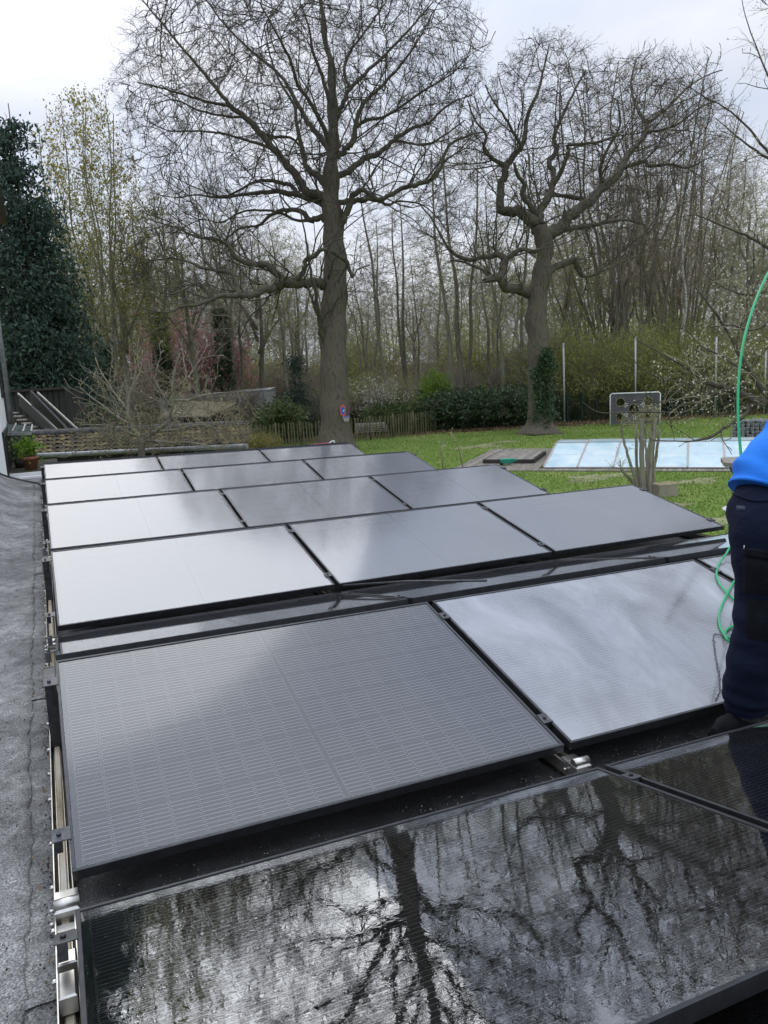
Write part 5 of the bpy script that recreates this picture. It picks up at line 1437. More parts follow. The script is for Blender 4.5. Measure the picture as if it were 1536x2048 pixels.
# sheet = grid with round holes cut from it
def sheet_with_holes():
    import bmesh
    bm = bmesh.new(); nx, nz = 136, 86; keepv = {}
    x0, x1, z0, z1 = .05, gw_ - .05, .10, GH - .06
    def pt(x, z):
        for hx_, hz_, hr in holes:
            d = math.hypot(x - hx_, z - hz_)
            if d < hr + .022 and d > hr - .03: return hx_ + (x - hx_) * hr / d, hz_ + (z - hz_) * hr / d
        return x, z
    vs = []
    for i in range(nx + 1):
        for j in range(nz + 1):
            x, z = pt(x0 + (x1 - x0) * i / nx, z0 + (z1 - z0) * j / nz)
            vs.append(bm.verts.new(gp(x, z, .012 * math.sin(x * 5) * math.sin(z * 4))))
    for i in range(nx):
        for j in range(nz):
            cx, cz = x0 + (x1 - x0) * (i + .5) / nx, z0 + (z1 - z0) * (j + .5) / nz
            if any(math.hypot(cx - a, cz - b) < r - .004 for a, b, r in holes): continue
            k = i * (nz + 1) + j
            bm.faces.new([vs[k], vs[k + nz + 1], vs[k + nz + 2], vs[k + 1]])
    for v in [v for v in bm.verts if not v.link_faces]: bm.verts.remove(v)
    me = bpy.data.meshes.new('sheet'); bm.to_mesh(me); bm.free(); me.materials.append(sheet_grey); return me
link('sheet', sheet_with_holes(), gt)
rim_mat = noisy('rim_binding', (.20, .18, .10), (.32, .30, .20), 9, .7, 0, jit=False)
for a, b, r in holes:
    MB().tube([gp(a + r * math.cos(t), b + r * math.sin(t), -.015) for t in np.linspace(0, 2 * PI, 25)], .018, 6).build('hole_rim', rim_mat, gt)
def text_part(s, x, z, size, rot, parent):
    cu = bpy.data.curves.new('number', 'FONT'); cu.body = s; cu.size = size; cu.extrude = .003; cu.align_x = 'CENTER'; cu.align_y = 'CENTER'
    tmp = bpy.data.objects.new('number', cu); me = bpy.data.meshes.new_from_object(tmp); bpy.data.objects.remove(tmp); me.materials.clear(); me.materials.append(white_paint)
    M3 = Matrix([[gxu[0], 0, -gyu[0]], [gxu[1], 0, -gyu[1]], [0, 1, 0]]).to_4x4()
    o = link('number', me, parent); o.matrix_local = Matrix.Translation(gp(x, z, -.022)) @ M3 @ Matrix.Rotation(rot, 4, 'Z')
for s, x, z, r in (('50', .86 * sx_, 1.12, .75), ('35', 1.78 * sx_, 1.12, -.75), ('25', .86 * sx_, .62, -.75), ('20', 1.78 * sx_, .62, .75), ('10', gw_ * .5, .44, 0)): text_part(s, x, z, .26, r, gt)
MB().tube([gp(gw_ * .5 - .10, 1.33, -.02), gp(gw_ * .5 - .02, 1.39, -.02), gp(gw_ * .5 + .03, 1.33, -.02), gp(gw_ * .5 + .12, 1.35, -.02)], [.008, .022, .02, .006], 5, sub=3).build('emblem', white_paint, gt)

# ================================================================== pool enclosure, deck, wheelbarrow
F0 = ground(1087, 938); ax_ = np.array([.708, -.706, 0]); nn_ = np.array([.706, .708, 0])
pe = thing('pool_enclosure', 'low telescopic pool cover of pale blue clear panels beyond the roof', 'pool cover', F0)
poly_m = bpy.data.materials.new('milky_polycarbonate'); poly_m.use_nodes = True; t_ = poly_m.node_tree; K_ = t_.links.new
b_ = t_.nodes['Principled BSDF']; b_.inputs['Roughness'].default_value = .12
tcx = N(t_, 'ShaderNodeTexCoord'); nx_ = N(t_, 'ShaderNodeTexNoise', Scale=1.3, Detail=7.0, Roughness=.6, Distortion=.6); K_(tcx.outputs['Object'], nx_.inputs['Vector'])
rx_ = ramp(t_, [(.32, (.48, .68, .74)), (.5, (.62, .78, .82)), (.68, (.76, .86, .86))]); K_(nx_.outputs['Fac'], rx_.inputs[0]); K_(rx_.outputs[0], b_.inputs['Base Color'])
trn = N(t_, 'ShaderNodeBsdfTransparent'); trn.inputs['Color'].default_value = (.75, .92, .97, 1); mxn = N(t_, 'ShaderNodeMixShader', Fac=.90); K_(trn.outputs[0], mxn.inputs[1]); K_(b_.outputs[0], mxn.inputs[2]); K_(mxn.outputs[0], t_.nodes['Material Output'].inputs['Surface'])
seam_mat = principled('pinkish_aluminium', (.50, .42, .38), .4, .4)[0]
prof_ = [(0, .06), (3.0, .60), (4.1, .60), (5.4, .44), (5.9, .05)]
def ep(u, w, z): return ax_ * u + nn_ * w + np.array([0, 0, z])
seams = [0, 1.18, 2.40, 3.62, 4.80, 5.98, 7.16, 8.34]
for i in range(7):
    u0, u1 = seams[i] + .02, seams[i + 1] - .02; lift = .012 * (i % 2)
    for j in range(4):
        (w0, z0), (w1, z1) = prof_[j], prof_[j + 1]
        MB().hexa(slab([ep(u0, w0, z0 + lift), ep(u1, w0, z0 + lift), ep(u1, w1, z1 + lift), ep(u0, w1, z1 + lift)], .01)).build('pane', poly_m, pe)
    for j, (w, z) in enumerate(prof_): MB().bar(ep(u0, w, z + lift + .004), ep(u1, w, z + lift + .004), .05, .035).build('profile', white_paint if j == 0 else steel_pale, pe)
    MB().bar(ep(u0, 1.5, .335 + lift), ep(u1, 1.5, .335 + lift), .03, .02).build('profile', white_paint, pe)
for i, u in enumerate(seams):
    for j in range(4):
        (w0, z0), (w1, z1) = prof_[j], prof_[j + 1]; MB().bar(ep(u, w0, z0 + .02), ep(u, w1, z1 + .02), .045, .04).build('seam_rib', seam_mat, pe)
MB().add([ep(0.01, w, z) for w, z in prof_] + [ep(0.01, prof_[-1][0], 0), ep(.01, 0, 0)], [tuple(range(7))]).build('end_panel', poly_m, pe)
MB().bar(ep(-.1, -.04, .035), ep(8.5, -.04, .035), .12, .05).build('track', timber_dark, pe)
MB().add([ep(.1, .2, .03), ep(8.3, .2, .03), ep(8.3, 5.7, .03), ep(.1, 5.7, .03)], [(0, 1, 2, 3)]).build('pool_water', principled('pool_water', (.25, .6, .72), .05)[0], pe)
# timber deck round the pool: every board is a part
dk = thing('timber_deck', 'grey brown timber deck boards around the pool cover', 'deck', F0)
for i in range(74):
    u = -3.2 + i * .155
    if u > 8.4: break
    w1 = 6.2 if u < -.15 else -.05
    MB().box((0, 0, 0), (.145, 1, .03)).build('deck_board', timber_grey, dk)
    o = dk.children[-1]; L0 = -.62 if u > -.15 else -.62 + .0; ln_ = w1 - L0
    o.matrix_local = Matrix.Translation(ep(u, (w1 + L0) / 2, .018 + random.uniform(0, .004))) @ Matrix([[ax_[0], nn_[0], 0, 0], [ax_[1], nn_[1], 0, 0], [0, 0, 1, 0], [0, 0, 0, 1]]) @ Matrix.Diagonal((1, ln_, 1, 1))
hb_ = thing('deck_hatch', 'raised brown hatch lid on the deck left of the pool cover', 'hatch', F0 + ep(-1.5, 2.6, .04))
for i in range(9): MB().bar(ep(-.85 + i * .2, -1.3, .14), ep(-.85 + i * .2, 1.3, .14), .19, .03).build('lid_board', timber_grey, hb_)
for a, b in (((-1, -1.35), (.9, -1.35)), ((.9, -1.35), (.9, 1.35)), ((.9, 1.35), (-1, 1.35)), ((-1, 1.35), (-1, -1.35))): MB().bar(ep(*a, .07), ep(*b, .07), .06, .13).build('frame', timber_dark, hb_)
wb = ground(1014, 932); wt = thing('toy_wheelbarrow', 'small teal toy wheelbarrow at the edge of the pool deck', 'wheelbarrow', wb)
MB().add([(-.32, -.18, .17), (.32, -.18, .17), (.32, .18, .17), (-.32, .18, .17), (-.42, -.25, .36), (.42, -.25, .36), (.42, .25, .36), (-.42, .25, .36)], [(0, 3, 2, 1), (0, 1, 5, 4), (1, 2, 6, 5), (2, 3, 7, 6), (3, 0, 4, 7), (4, 5, 6, 7)]).build('tray', teal_plastic, wt)
for sy in (-.16, .16): MB().tube([(-.30, sy, .05), (-.1, sy, .16), (.3, sy, .20), (.68, sy, .34)], .018, 6).build('handle', teal_plastic, wt); MB().cyl((.12, sy, 0), (.10, sy, .17), .016, 6).build('leg', teal_plastic, wt)
MB().cyl((-.34, -.04, .10), (-.34, .04, .10), .10, 14).build('wheel', black_plastic, wt)
wt.rotation_euler = (0, 0, -.3); wt.scale = (.62, .62, .75)
# gabion wall of stones
gO = ground(1464, 884); gbn = thing('gabion_wall', 'gabion basket wall of grey stones at the right picture edge', 'gabion', gO)
cage = MB(); gl_, gd_, gh_ = 3.2, .6, .9
for k in range(17):
    x = gl_ * k / 16
    for y in (0, gd_): cage.bar(gxu * x + gyu * y, gxu * x + gyu * y + [0, 0, gh_], .012, .012, up=(1, 0, 0))
for k in range(7):
    z = gh_ * k / 6
    for y in (0, gd_): cage.bar(gyu * y + [0, 0, z], gxu * gl_ + gyu * y + [0, 0, z], .012, .012)
cage.build('wire_cage', steel_pale, gbn)
rq = np.random.default_rng(12)
sph = []
for k in range(6):
    m = MB(); bv = [(0, 0, 1), (.9, 0, .4), (.28, .85, .45), (-.72, .53, .42), (-.75, -.5, .4), (.3, -.85, .45), (.72, .53, -.45), (-.28, .85, -.42), (-.9, 0, -.4), (-.28, -.85, -.45), (.72, -.53, -.4), (0, 0, -1)]
    bf = [(0, 1, 2), (0, 2, 3), (0, 3, 4), (0, 4, 5), (0, 5, 1), (1, 6, 2), (2, 6, 7), (2, 7, 3), (3, 7, 8), (3, 8, 4), (4, 8, 9), (4, 9, 5), (5, 9, 10), (5, 10, 1), (1, 10, 6), (6, 11, 7), (7, 11, 8), (8, 11, 9), (9, 11, 10), (10, 11, 6)]
    m.add(np.array(bv) * rq.uniform(.75, 1.2, (12, 1)) * .085, bf); sph.append(m.mesh('stone', stone_grey))
for i in range(18):
    for j in range(6):
        o = link('stone', sph[rq.integers(6)], gbn); p = gxu * (.1 + i * .172 + rq.normal(0, .02)) + gyu * .07 + np.array([0, 0, .08 + j * .15]); o.location = tuple(p); o.rotation_euler = tuple(rq.uniform(0, 3, 3)); o.scale = (1.15, 1.15, 1.05)
for i in range(18):
    o = link('stone', sph[rq.integers(6)], gbn); p = gxu * (.1 + i * .172) + gyu * .35 + np.array([0, 0, .84]); o.location = tuple(p); o.rotation_euler = tuple(rq.uniform(0, 3, 3)); o.scale = (1.3, 1.9, 1.0)
MB().hexa([gxu * .06 + gyu * .12, gxu * 3.14 + gyu * .12, gxu * 3.14 + gyu * .55, gxu * .06 + gyu * .55, gxu * .06 + gyu * .12 + [0, 0, .8], gxu * 3.14 + gyu * .12 + [0, 0, .8], gxu * 3.14 + gyu * .55 + [0, 0, .8], gxu * .06 + gyu * .55 + [0, 0, .8]]).build('infill', soil_mat, gbn)

# ================================================================== pollarded shrub, stump, saplings, garden shrubs
D0 = 21.6; ps = base(1294, D0); pol = thing('pollard_shrub', 'coppiced shrub of upright cut stems before the pool cover', 'shrub', ps)
stems = [[(1290, 1010, 11), (1284, 960, 9), (1284, 900, 8.5), (1283, 855, 8), (1284, 838, 8)], [(1300, 1005, 9), (1300, 950, 7), (1303, 900, 6), (1308, 862, 6), (1311, 836, 6.5)], [(1285, 1000, 8), (1262, 930, 5), (1250, 890, 4), (1243, 855, 4)],
         [(1285, 990, 8), (1262, 960, 6), (1245, 942, 5), (1243, 938, 4)], [(1295, 1000, 6), (1293, 930, 4), (1291, 880, 3.5), (1289, 850, 3)], [(1275, 960, 4), (1272, 925, 2.5), (1270, 898, 1.5)], [(1304, 1000, 6), (1308, 930, 4), (1306, 870, 3), (1302, 845, 2.5)]]
rq = np.random.default_rng(61); tpz = []
for dx_, h_ in ((-14, 0), (8, 12), (16, -6), (-4, -14), (22, 10)): stems.append([(1288 + dx_ * .5, 1000, 6), (1288 + dx_, 930, 5), (1290 + dx_ * 1.3, 850 + h_, 5)])
for i, s in enumerate(stems):
    p = np.array([atd(x, y, D0 + (i - 3) * .06) for x, y, r in s]); r = np.array([r for *_, r in s]) * D0 / FPX * .58; p[0][2] = -.05
    q, rr = smooth_path(p, r, 4); q[1:-1] += rq.normal(0, .008, q[1:-1].shape)
    MB().tube(q, rr, 9).build('stem', trunk_wood, pol, ps); tpz.append(q[-1])
    if rr[-1] > .03: tpz += [q[-1]] * 3
a, b, ra3, rb3, T = twigs(np.array(tpz), np.tile([0, 0, 1.0], (len(tpz), 1)), 2, .35, .006, .8, 2, .3, rq); V, F = edge_mesh(a, b, ra3, rb3, 4); link('twigs', fast_mesh('twigs', V - ps, F, twig_olive), pol)
V, F = leaf_mesh(T, .045, 1, .02, rq, aspect=.7); link('buds', fast_mesh('buds', V - ps, F, bud_pale), pol)
sb = base(1334, 20.9); stp = thing('tree_stump', 'sawn tree stump with mossy top right of the coppiced shrub', 'stump', sb)
m = MB(); rings = []
for z, k in ((-.05, 1.12), (.12, 1.03), (.33, 1.0)):
    rings.append([(k * (.36 + .03 * math.sin(5 * t) + .02 * math.sin(11 * t)) * math.cos(t), k * (.30 + .03 * math.cos(4 * t)) * math.sin(t), z + .01 * math.sin(3 * t)) for t in np.linspace(0, 2 * PI, 28)])
m.quadgrid(np.array(rings)).build('bark_ring', trunk_wood, stp); MB().add(rings[2][:-1], [tuple(range(27))]).build('cut_face', noisy('mossy_cut_wood', (.12, .12, .05), (.30, .25, .15), 9, .9, .5, .01), stp)
for nm_, lab, pts in (('sapling', 'single thin upright sapling stem beside the garage roof edge', [(886, 960, 1.7), (885, 925, 1.4), (884, 890, .8)]), ('sapling', 'slanting thin pale stem on the lawn beside the roof edge', [(938, 975, 1.4), (922, 915, 1.0), (900, 866, .5)])):
    D1 = 15.5; b = base(pts[0][0], D1); t = thing(nm_, lab, 'sapling', b); p = np.array([atd(x, y, D1) for x, y, r in pts]); p[0] = b; q, rr = smooth_path(p, np.array([r for *_, r in pts]) * D1 / FPX, 5)
    MB().tube(q - b, rr, 6).build('stem', twig_shrub, t)
    S = q[len(q) // 2:]; a, bb, r1_, r2_, T = twigs(S, np.tile([0, 0, 1.0], (len(S), 1)), 1, .14, .004, .7, 0, .2, rq, 1); V, F = edge_mesh(a, bb, r1_, r2_, 3); tag(link('twigs', fast_mesh('twigs', V - b, F, timber_pale), t), kind='stuff')
    V, F = leaf_mesh(T, .04, 1, .01, rq, aspect=.8); link('buds', fast_mesh('buds', V - b, F, bud_pale), t)

# the bare spreading shrub in front of the tiled shed
GS_T = [(275, 960, 9), (283, 905, 7), (290, 880, 6), (296, 868, 5)]
GS_L = [[(288, 885, 5), (275, 868, 4.5), (262, 850, 4), (255, 815, 3), (262, 780, 2.4), (280, 745, 1.6), (285, 700, 1)], [(292, 878, 5), (310, 862, 4.5), (335, 845, 4), (345, 810, 3.5), (345, 770, 3), (350, 740, 2.2), (360, 705, 1.4)],
        [(346, 800, 3), (375, 800, 2.4), (410, 790, 2), (445, 785, 1.4)], [(290, 880, 4), (260, 885, 3), (225, 870, 2.4), (185, 880, 1.8), (150, 905, 1.2)], [(310, 862, 3), (350, 860, 2.6), (400, 850, 2), (450, 862, 1.5), (485, 885, 1)],
        [(262, 850, 3), (230, 830, 2.2), (190, 800, 1.6), (160, 775, 1)], [(345, 815, 2.4), (320, 780, 2), (300, 740, 1.5), (295, 700, 1)], [(292, 880, 4), (330, 885, 3), (380, 885, 2.2), (430, 895, 1.6)], [(255, 820, 2.4), (225, 780, 1.8), (200, 740, 1.2), (190, 715, .8)],
        [(346, 780, 2), (380, 750, 1.6), (400, 720, 1.1)], [(280, 875, 3), (240, 858, 2.2), (200, 850, 1.6), (160, 850, 1)]]
shrub_t = traced_tree('garden_shrub', 'wide bare garden shrub with arching twigs before the mossy tiled shed', 'shrub', 16.4, GS_T, GS_L, [(320, 810, 150, 95, 1.3, 430), (260, 865, 120, 45, 1.0, 420), (430, 850, 80, 50, .9, 300)],
                     .13, 1.1, .17, .0050, 71, .28, second=70, size=.28, per=2, side=1, trunk_mat=trunk_wood, bud=(bud_pale, .6), budsize=.030, up=-.02, drift=.7, jitter=.32, tw_mat=twig_shrub, br_mat=twig_shrub, tw_rad=.0044)

# ================================================================== blossoming tree reaching in from the right
BT_T = [(1700, 1250, 26), (1690, 1000, 24), (1670, 880, 22), (1650, 800, 20), (1640, 600, 15), (1640, 400, 12), (1640, 100, 8), (1640, -150, 4)]
BT_L = [[(1655, 840, 17), (1600, 822, 14), (1545, 808, 12), (1510, 800, 11), (1480, 786, 9), (1450, 774, 8), (1425, 770, 7), (1405, 762, 6), (1390, 750, 3.5), (1375, 745, 2)],
        [(1480, 786, 7), (1445, 780, 5.5), (1425, 790, 4), (1390, 795, 3.5), (1345, 800, 3), (1310, 805, 2.4), (1280, 800, 2), (1240, 815, 1.4)],
        [(1510, 800, 6), (1490, 830, 5), (1465, 845, 5), (1440, 862, 4), (1415, 877, 3.2), (1380, 882, 2.4), (1340, 882, 1.8), (1300, 880, 1.2)],
        [(1405, 762, 4), (1380, 740, 3.2), (1345, 720, 2.4), (1310, 700, 2), (1275, 680, 1.4), (1250, 655, 1)], [(1400, 764, 3.5), (1350, 762, 2.8), (1310, 752, 2.2), (1275, 730, 1.6), (1262, 700, 1.1)],
        [(1425, 775, 4), (1380, 820, 3), (1330, 825, 2.4), (1260, 824, 2), (1200, 825, 1.6), (1165, 805, 1.1)], [(1545, 808, 8), (1500, 740, 6), (1470, 690, 5), (1440, 640, 4), (1410, 600, 2.8), (1380, 560, 1.6)],
        [(1500, 740, 4), (1470, 730, 3), (1440, 710, 2.6), (1400, 690, 2), (1360, 640, 1.4)], [(1640, 620, 9), (1590, 560, 7), (1540, 500, 5), (1490, 470, 3.6), (1440, 450, 2.6), (1390, 430, 1.8), (1340, 440, 1)],
        [(1640, 420, 7), (1580, 350, 5), (1540, 310, 4), (1500, 260, 3), (1450, 215, 2.2), (1400, 190, 1.4)], [(1640, 330, 6), (1590, 240, 4), (1545, 170, 3), (1515, 100, 2.2), (1490, 30, 1.4), (1480, -30, 1)],
        [(1560, 330, 4), (1510, 300, 3), (1470, 270, 2), (1430, 235, 1.4)], [(1590, 560, 5), (1540, 580, 4), (1490, 590, 3), (1440, 570, 2), (1400, 540, 1.3)], [(1640, 150, 5), (1590, 60, 3.4), (1545, 0, 2.4), (1510, -60, 1.4)], [(1590, 560, 4), (1540, 640, 3.5), (1500, 660, 3), (1460, 650, 2), (1420, 655, 1.3)]]
blossom = traced_tree('blossom_tree', 'white budding fruit tree reaching in from the right edge', 'tree', 11.5, BT_T, BT_L, [(1430, 770, 130, 85, 1.0, 420), (1500, 640, 110, 130, 1.0, 330), (1520, 400, 90, 150, .9, 110), (1560, 120, 70, 160, .8, 70), (1660, 500, 90, 400, 1.2, 260)],
                     .12, 1.1, .21, .0036, 81, .22, second=50, size=.2, thin=.75, per=2, side=1, trunk_mat=bark_dark, bud=(blossom_white, .5), budsize=.033, up=.03, drift=.25, jitter=.2, tw_mat=twig_olive, br_mat=twig_wood, tw_rad=.0024)

# ================================================================== bird table behind the worker
bt_o = base(1497, 13.2); bt = thing('bird_table', 'weathered hexagonal wooden bird table roof half hidden behind the worker', 'bird table', bt_o)
ct = atd(1500, 925, 13.2) - bt_o
X_ = dirx; Y_ = diry
hexp = [(math.cos(t) * .46, math.sin(t) * .46) for t in [PI / 3 * k + .05 for k in range(6)]]
for zo, sc_, nm_ in ((0.0, 1, 'roof_board'),):
    top = [ct + X_ * x + Y_ * y * 1.5 + [0, 0, .03] for x, y in hexp]; bot = [p - [0, 0, .07] for p in top]
    MB().add(bot + top, [(5, 4, 3, 2, 1, 0), (6, 7, 8, 9, 10, 11)] + [(i, (i + 1) % 6, (i + 1) % 6 + 6, i + 6) for i in range(6)]).build(nm_, timber_grey, bt)
for x, y in ((-.36, -.25), (-.18, -.5), (.2, -.3)):
    p = ct + X_ * x + Y_ * y; MB().cyl(p + Y_ * .12 - [0, 0, .05], p - Y_ * .10 - [0, 0, .16], .05, 12).build('feeder_tube', black_plastic, bt); MB().cyl(p - Y_ * .10 - [0, 0, .16], p - Y_ * .125 - [0, 0, .172], .052, 12).build('silver_cap', alu_bright, bt)
MB().cyl((ct[0], ct[1], 0), tuple(ct), .05, 10).build('post', timber_grey, bt)
zd = atd(1480, 1026, 13.2)[2]
MB().tube([(ct[0], ct[1], zd - .03), (ct[0], ct[1], zd + .01), (ct[0], ct[1], zd + .035)], [.12, .40, .41], 24).build('dish', white_plastic, bt)

# ================================================================== the worker
from mathutils.bvhtree import BVHTree
CAMV = Vector(CAM)


def plane_pt(px, py, yr):
    """point where the sight line meets the upright plane y = yr of the roof frame"""
    n = RW @ EY; o = R2W((0, yr, 0))[0]; d = ray(px, py); return CAM + d * (((o - CAM) @ n) / (d @ n))


def skin_mesh(name, verts, edges, radii, mat, parent, org, rootv=0, levels=3, disp=0.0, freq=9.0, seed=0, flat=None):
    me = bpy.data.meshes.new(name); me.from_pydata([tuple(np.array(v) - org) for v in verts], edges, [])
    ob = bpy.data.objects.new(name, me); COL.objects.link(ob)
    md = ob.modifiers.new('skin', 'SKIN'); md.use_smooth_shade = True; md.branch_smoothing = .6
    for i, r in enumerate(radii):
        rr = r if isinstance(r, tuple) else (r, r); me.skin_vertices[0].data[i].radius = rr; me.skin_vertices[0].data[i].use_root = (i == rootv)
    sb = ob.modifiers.new('sub', 'SUBSURF'); sb.levels = levels; sb.render_levels = levels
    dg = bpy.context.evaluated_depsgraph_get(); dg.update()
    m2 = bpy.data.meshes.new_from_object(ob.evaluated_get(dg)); bpy.data.objects.remove(ob)
    n = len(m2.vertices); co = np.zeros(n * 3); m2.vertices.foreach_get('co', co); co = co.reshape(-1, 3)
    no = np.array([v.normal[:] for v in m2.vertices])
    if disp:
        f = freq; a = np.sin(co[:, 2] * f * 2.2 + np.sin(co[:, 0] * f + seed) * 1.6 + np.sin(co[:, 1] * f * 1.3)) * .5 + np.sin(co[:, 2] * f * 5 + co[:, 0] * f * 1.9 + 2 * np.sin(co[:, 1] * f)) * .3 + np.sin(co[:, 0] * f * 3 - co[:, 2] * f * 1.3) * .25
        co = co + no * (a * disp)[:, None]
    m2.vertices.foreach_set('co', co.ravel()); m2.polygons.foreach_set('use_smooth', [True] * len(m2.polygons)); m2.materials.clear(); m2.materials.append(mat); m2.update(); m2.name = name
    return link(name, m2, parent)


yR, yL = -.080, -.055
def Q(x, y, h): return R2W((x, y, ZR + h))[0]
hipR, kneeR, ankR = plane_pt(1545, 1035, -.13), plane_pt(1524, 1215, -.12), plane_pt(1486, 1388, yR)
pel = plane_pt(1560, 985, .0); hipL = plane_pt(1585, 1030, .12); kneeL = plane_pt(1650, 1190, .06); ankL = Q(3.02, yL, .10)
belly = plane_pt(1585, 925, .02); chest = plane_pt(1655, 835, .03); neck = plane_pt(1712, 770, .03); head = plane_pt(1752, 722, .03)
shR, shL = plane_pt(1672, 800, -.17), plane_pt(1690, 790, .24); elR, elL = plane_pt(1705, 945, -.2), plane_pt(1740, 930, .25); wrR, wrL = plane_pt(1765, 1035, -.12), plane_pt(1790, 1010, .1)
wo = Q(2.6, -.08, 0)
person = thing('person', 'worker in navy work trousers and blue sweatshirt bending at the right picture edge', 'person', wo)
# body: one continuous figure
fingers_v = []; fe = []; fr_l = []
_old = None
bv = [pel, belly, chest, neck, head, head + np.array([.03, .01, .09]), shR, elR, wrR, shL, elL, wrL, hipR, kneeR, ankR, hipL, kneeL, ankL]
be = [(0, 1), (1, 2), (2, 3), (3, 4), (4, 5), (2, 6), (6, 7), (7, 8), (2, 9), (9, 10), (10, 11), (0, 12), (12, 13), (13, 14), (0, 15), (15, 16), (16, 17)]
br = [.12, .115, .13, .055, .085, .07, .06, .042, .028, .06, .042, .028, .085, .055, .038, .085, .055, .038]
for w, e, sgn in ((8, elR, -1), (11, elL, 1)):
    wp = bv[w]; dr_ = (wp - e) / np.linalg.norm(wp - e); sd = np.cross(dr_, [0, 0, 1.0]); sd /= np.linalg.norm(sd); dn = np.cross(sd, dr_)
    i0 = len(bv); bv.append(wp + dr_ * .05); be.append((w, i0)); br.append((.032, .02))
    for k, (o_, ln_) in enumerate(((-.027, .062), (-.009, .075), (.009, .070), (.026, .055))):
        i1 = len(bv); a_ = wp + dr_ * .088 + sd * o_; bv += [a_, a_ + dr_ * ln_ * .55 - dn * .012, a_ + dr_ * ln_ * .85 - dn * .04]; be += [(i0, i1), (i1, i1 + 1), (i1 + 1, i1 + 2)]; br += [.009, .0085, .0075]
    i1 = len(bv); a_ = wp + dr_ * .03 + sd * .035 * sgn; bv += [a_, a_ + dr_ * .035 + sd * .018 * sgn - dn * .01]; be += [(i0, i1), (i1, i1 + 1)]; br += [.011, .009]
skin_mesh('body', bv, be, br, skin_mat, person, wo, 0, 2)
fwd = RW @ EX
MB().tube([head + fwd * .085 - [0, 0, .005], head + fwd * .115 - [0, 0, .03]], [.012, .016], 8).build('nose', skin_mat, person, wo)
for s_ in (-1, 1):
    e_ = head + fwd * .082 + (RW @ EY) * .032 * s_ + [0, 0, .012]; MB().tube([e_, e_ + fwd * .006], [.012, .006], 8).build('eye', white_plastic, person, wo)
    e_ = head + (RW @ EY) * .085 * s_; MB().tube([e_ - fwd * .005, e_ + fwd * .02], [.024, .014], 8).build('ear', skin_mat, person, wo)
MB().bar(head + fwd * .088 - [0, 0, .055] - (RW @ EY) * .02, head + fwd * .088 - [0, 0, .055] + (RW @ EY) * .02, .008, .008).build('mouth', skin_mat, person, wo)
skin_mesh('hair', [head + [0, 0, .035] - fwd * .02, head + [0, 0, .10] - fwd * .01, head - fwd * .05 + [0, 0, -.01]], [(0, 1), (0, 2)], [.095, .07, .075], hair_mat, person, wo, 0, 2, .003, 30)
# trousers and sweatshirt: closed lofted cloth with folds
def cloth_loft(m, pts, rad, k=36, sub=7, amp=.006, f=1.0, seed=0, flat=1.0, cap=True):
    q, r = smooth_path(np.array(pts), np.array(rad, float), sub); t = np.gradient(q, axis=0); t /= np.linalg.norm(t, axis=1)[:, None]
    u = RW @ EY; G = []
    for i in range(len(q)):
        uu = u - t[i] * (u @ t[i]); uu /= np.linalg.norm(uu); w = np.cross(t[i], uu); s_ = i / sub
        a = np.linspace(0, 2 * PI, k + 1)
        fold = np.sin(s_ * 5.1 * f + 1.7 * np.sin(a + seed) + seed) * .5 + np.sin(s_ * 9.7 * f - 2.2 * np.sin(a * 1.0 + 1.1 * seed) + a) * .42 + np.sin(a * 3 + s_ * 2.6 * f + seed) * .35
        rr = r[i] + amp * fold * (1 if 0 < i < len(q) - 1 else .2)
        G.append(q[i] + (np.cos(a) * rr * flat)[:, None] * uu + (np.sin(a) * rr)[:, None] * w)
    m.quadgrid(np.array(G))
    if cap:
        for g, o in ((G[0], 1), (G[-1], -1)): m.add(list(g[:-1])[::o], [tuple(range(k))])
    return m


def PP(l, y): return [plane_pt(a, b, y if not callable(y) else y(i)) for i, (a, b, *_) in enumerate(l)]
legR = [(1568, 962, .120), (1553, 995, .148), (1542, 1032, .157), (1535, 1075, .140), (1532, 1130, .118), (1528, 1190, .102), (1522, 1245, .099), (1513, 1292, .097), (1502, 1340, .093), (1496, 1378, .091), (1494, 1402, .088), (1495, 1416, .084)]
tm_ = MB(); ys_ = [-.01, -.03, -.075, -.11, -.12, -.12, -.12, -.11, -.10, -.09, -.085, -.085]
cloth_loft(tm_, [plane_pt(a, b, y) for (a, b, r), y in zip(legR, ys_)], [r for *_, r in legR], seed=0.6, amp=.0058, f=.7)
cloth_loft(tm_, [hipL + [0, 0, .08], hipL, (hipL + kneeL) / 2, kneeL, (kneeL + ankL) / 2, ankL + [0, 0, .04], ankL - [0, 0, .03]], [.14, .15, .125, .105, .098, .10, .085], seed=2.2)
tro = tm_.build('trousers', trouser_mat, person, wo)
sm_ = MB(); torso = [(1550, 1000, .182), (1562, 974, .190), (1590, 926, .174), (1630, 882, .178), (1668, 838, .180), (1696, 806, .150), (1712, 780, .085)]
cloth_loft(sm_, [plane_pt(a, b, -.055) for a, b, _ in torso], [r for *_, r in torso], seed=1.3, amp=.012, f=.8)
for sh_, el_, wr_ in ((shR, elR, wrR), (shL, elL, wrL)): cloth_loft(sm_, [sh_ + (chest - sh_) * .5, sh_, (sh_ + el_) / 2, el_, (el_ + wr_) / 2, wr_ + (el_ - wr_) * .05], [.08, .098, .085, .072, .06, .046], 24, seed=.4, amp=.006)
sm_.build('sweatshirt', sweat_mat, person, wo)
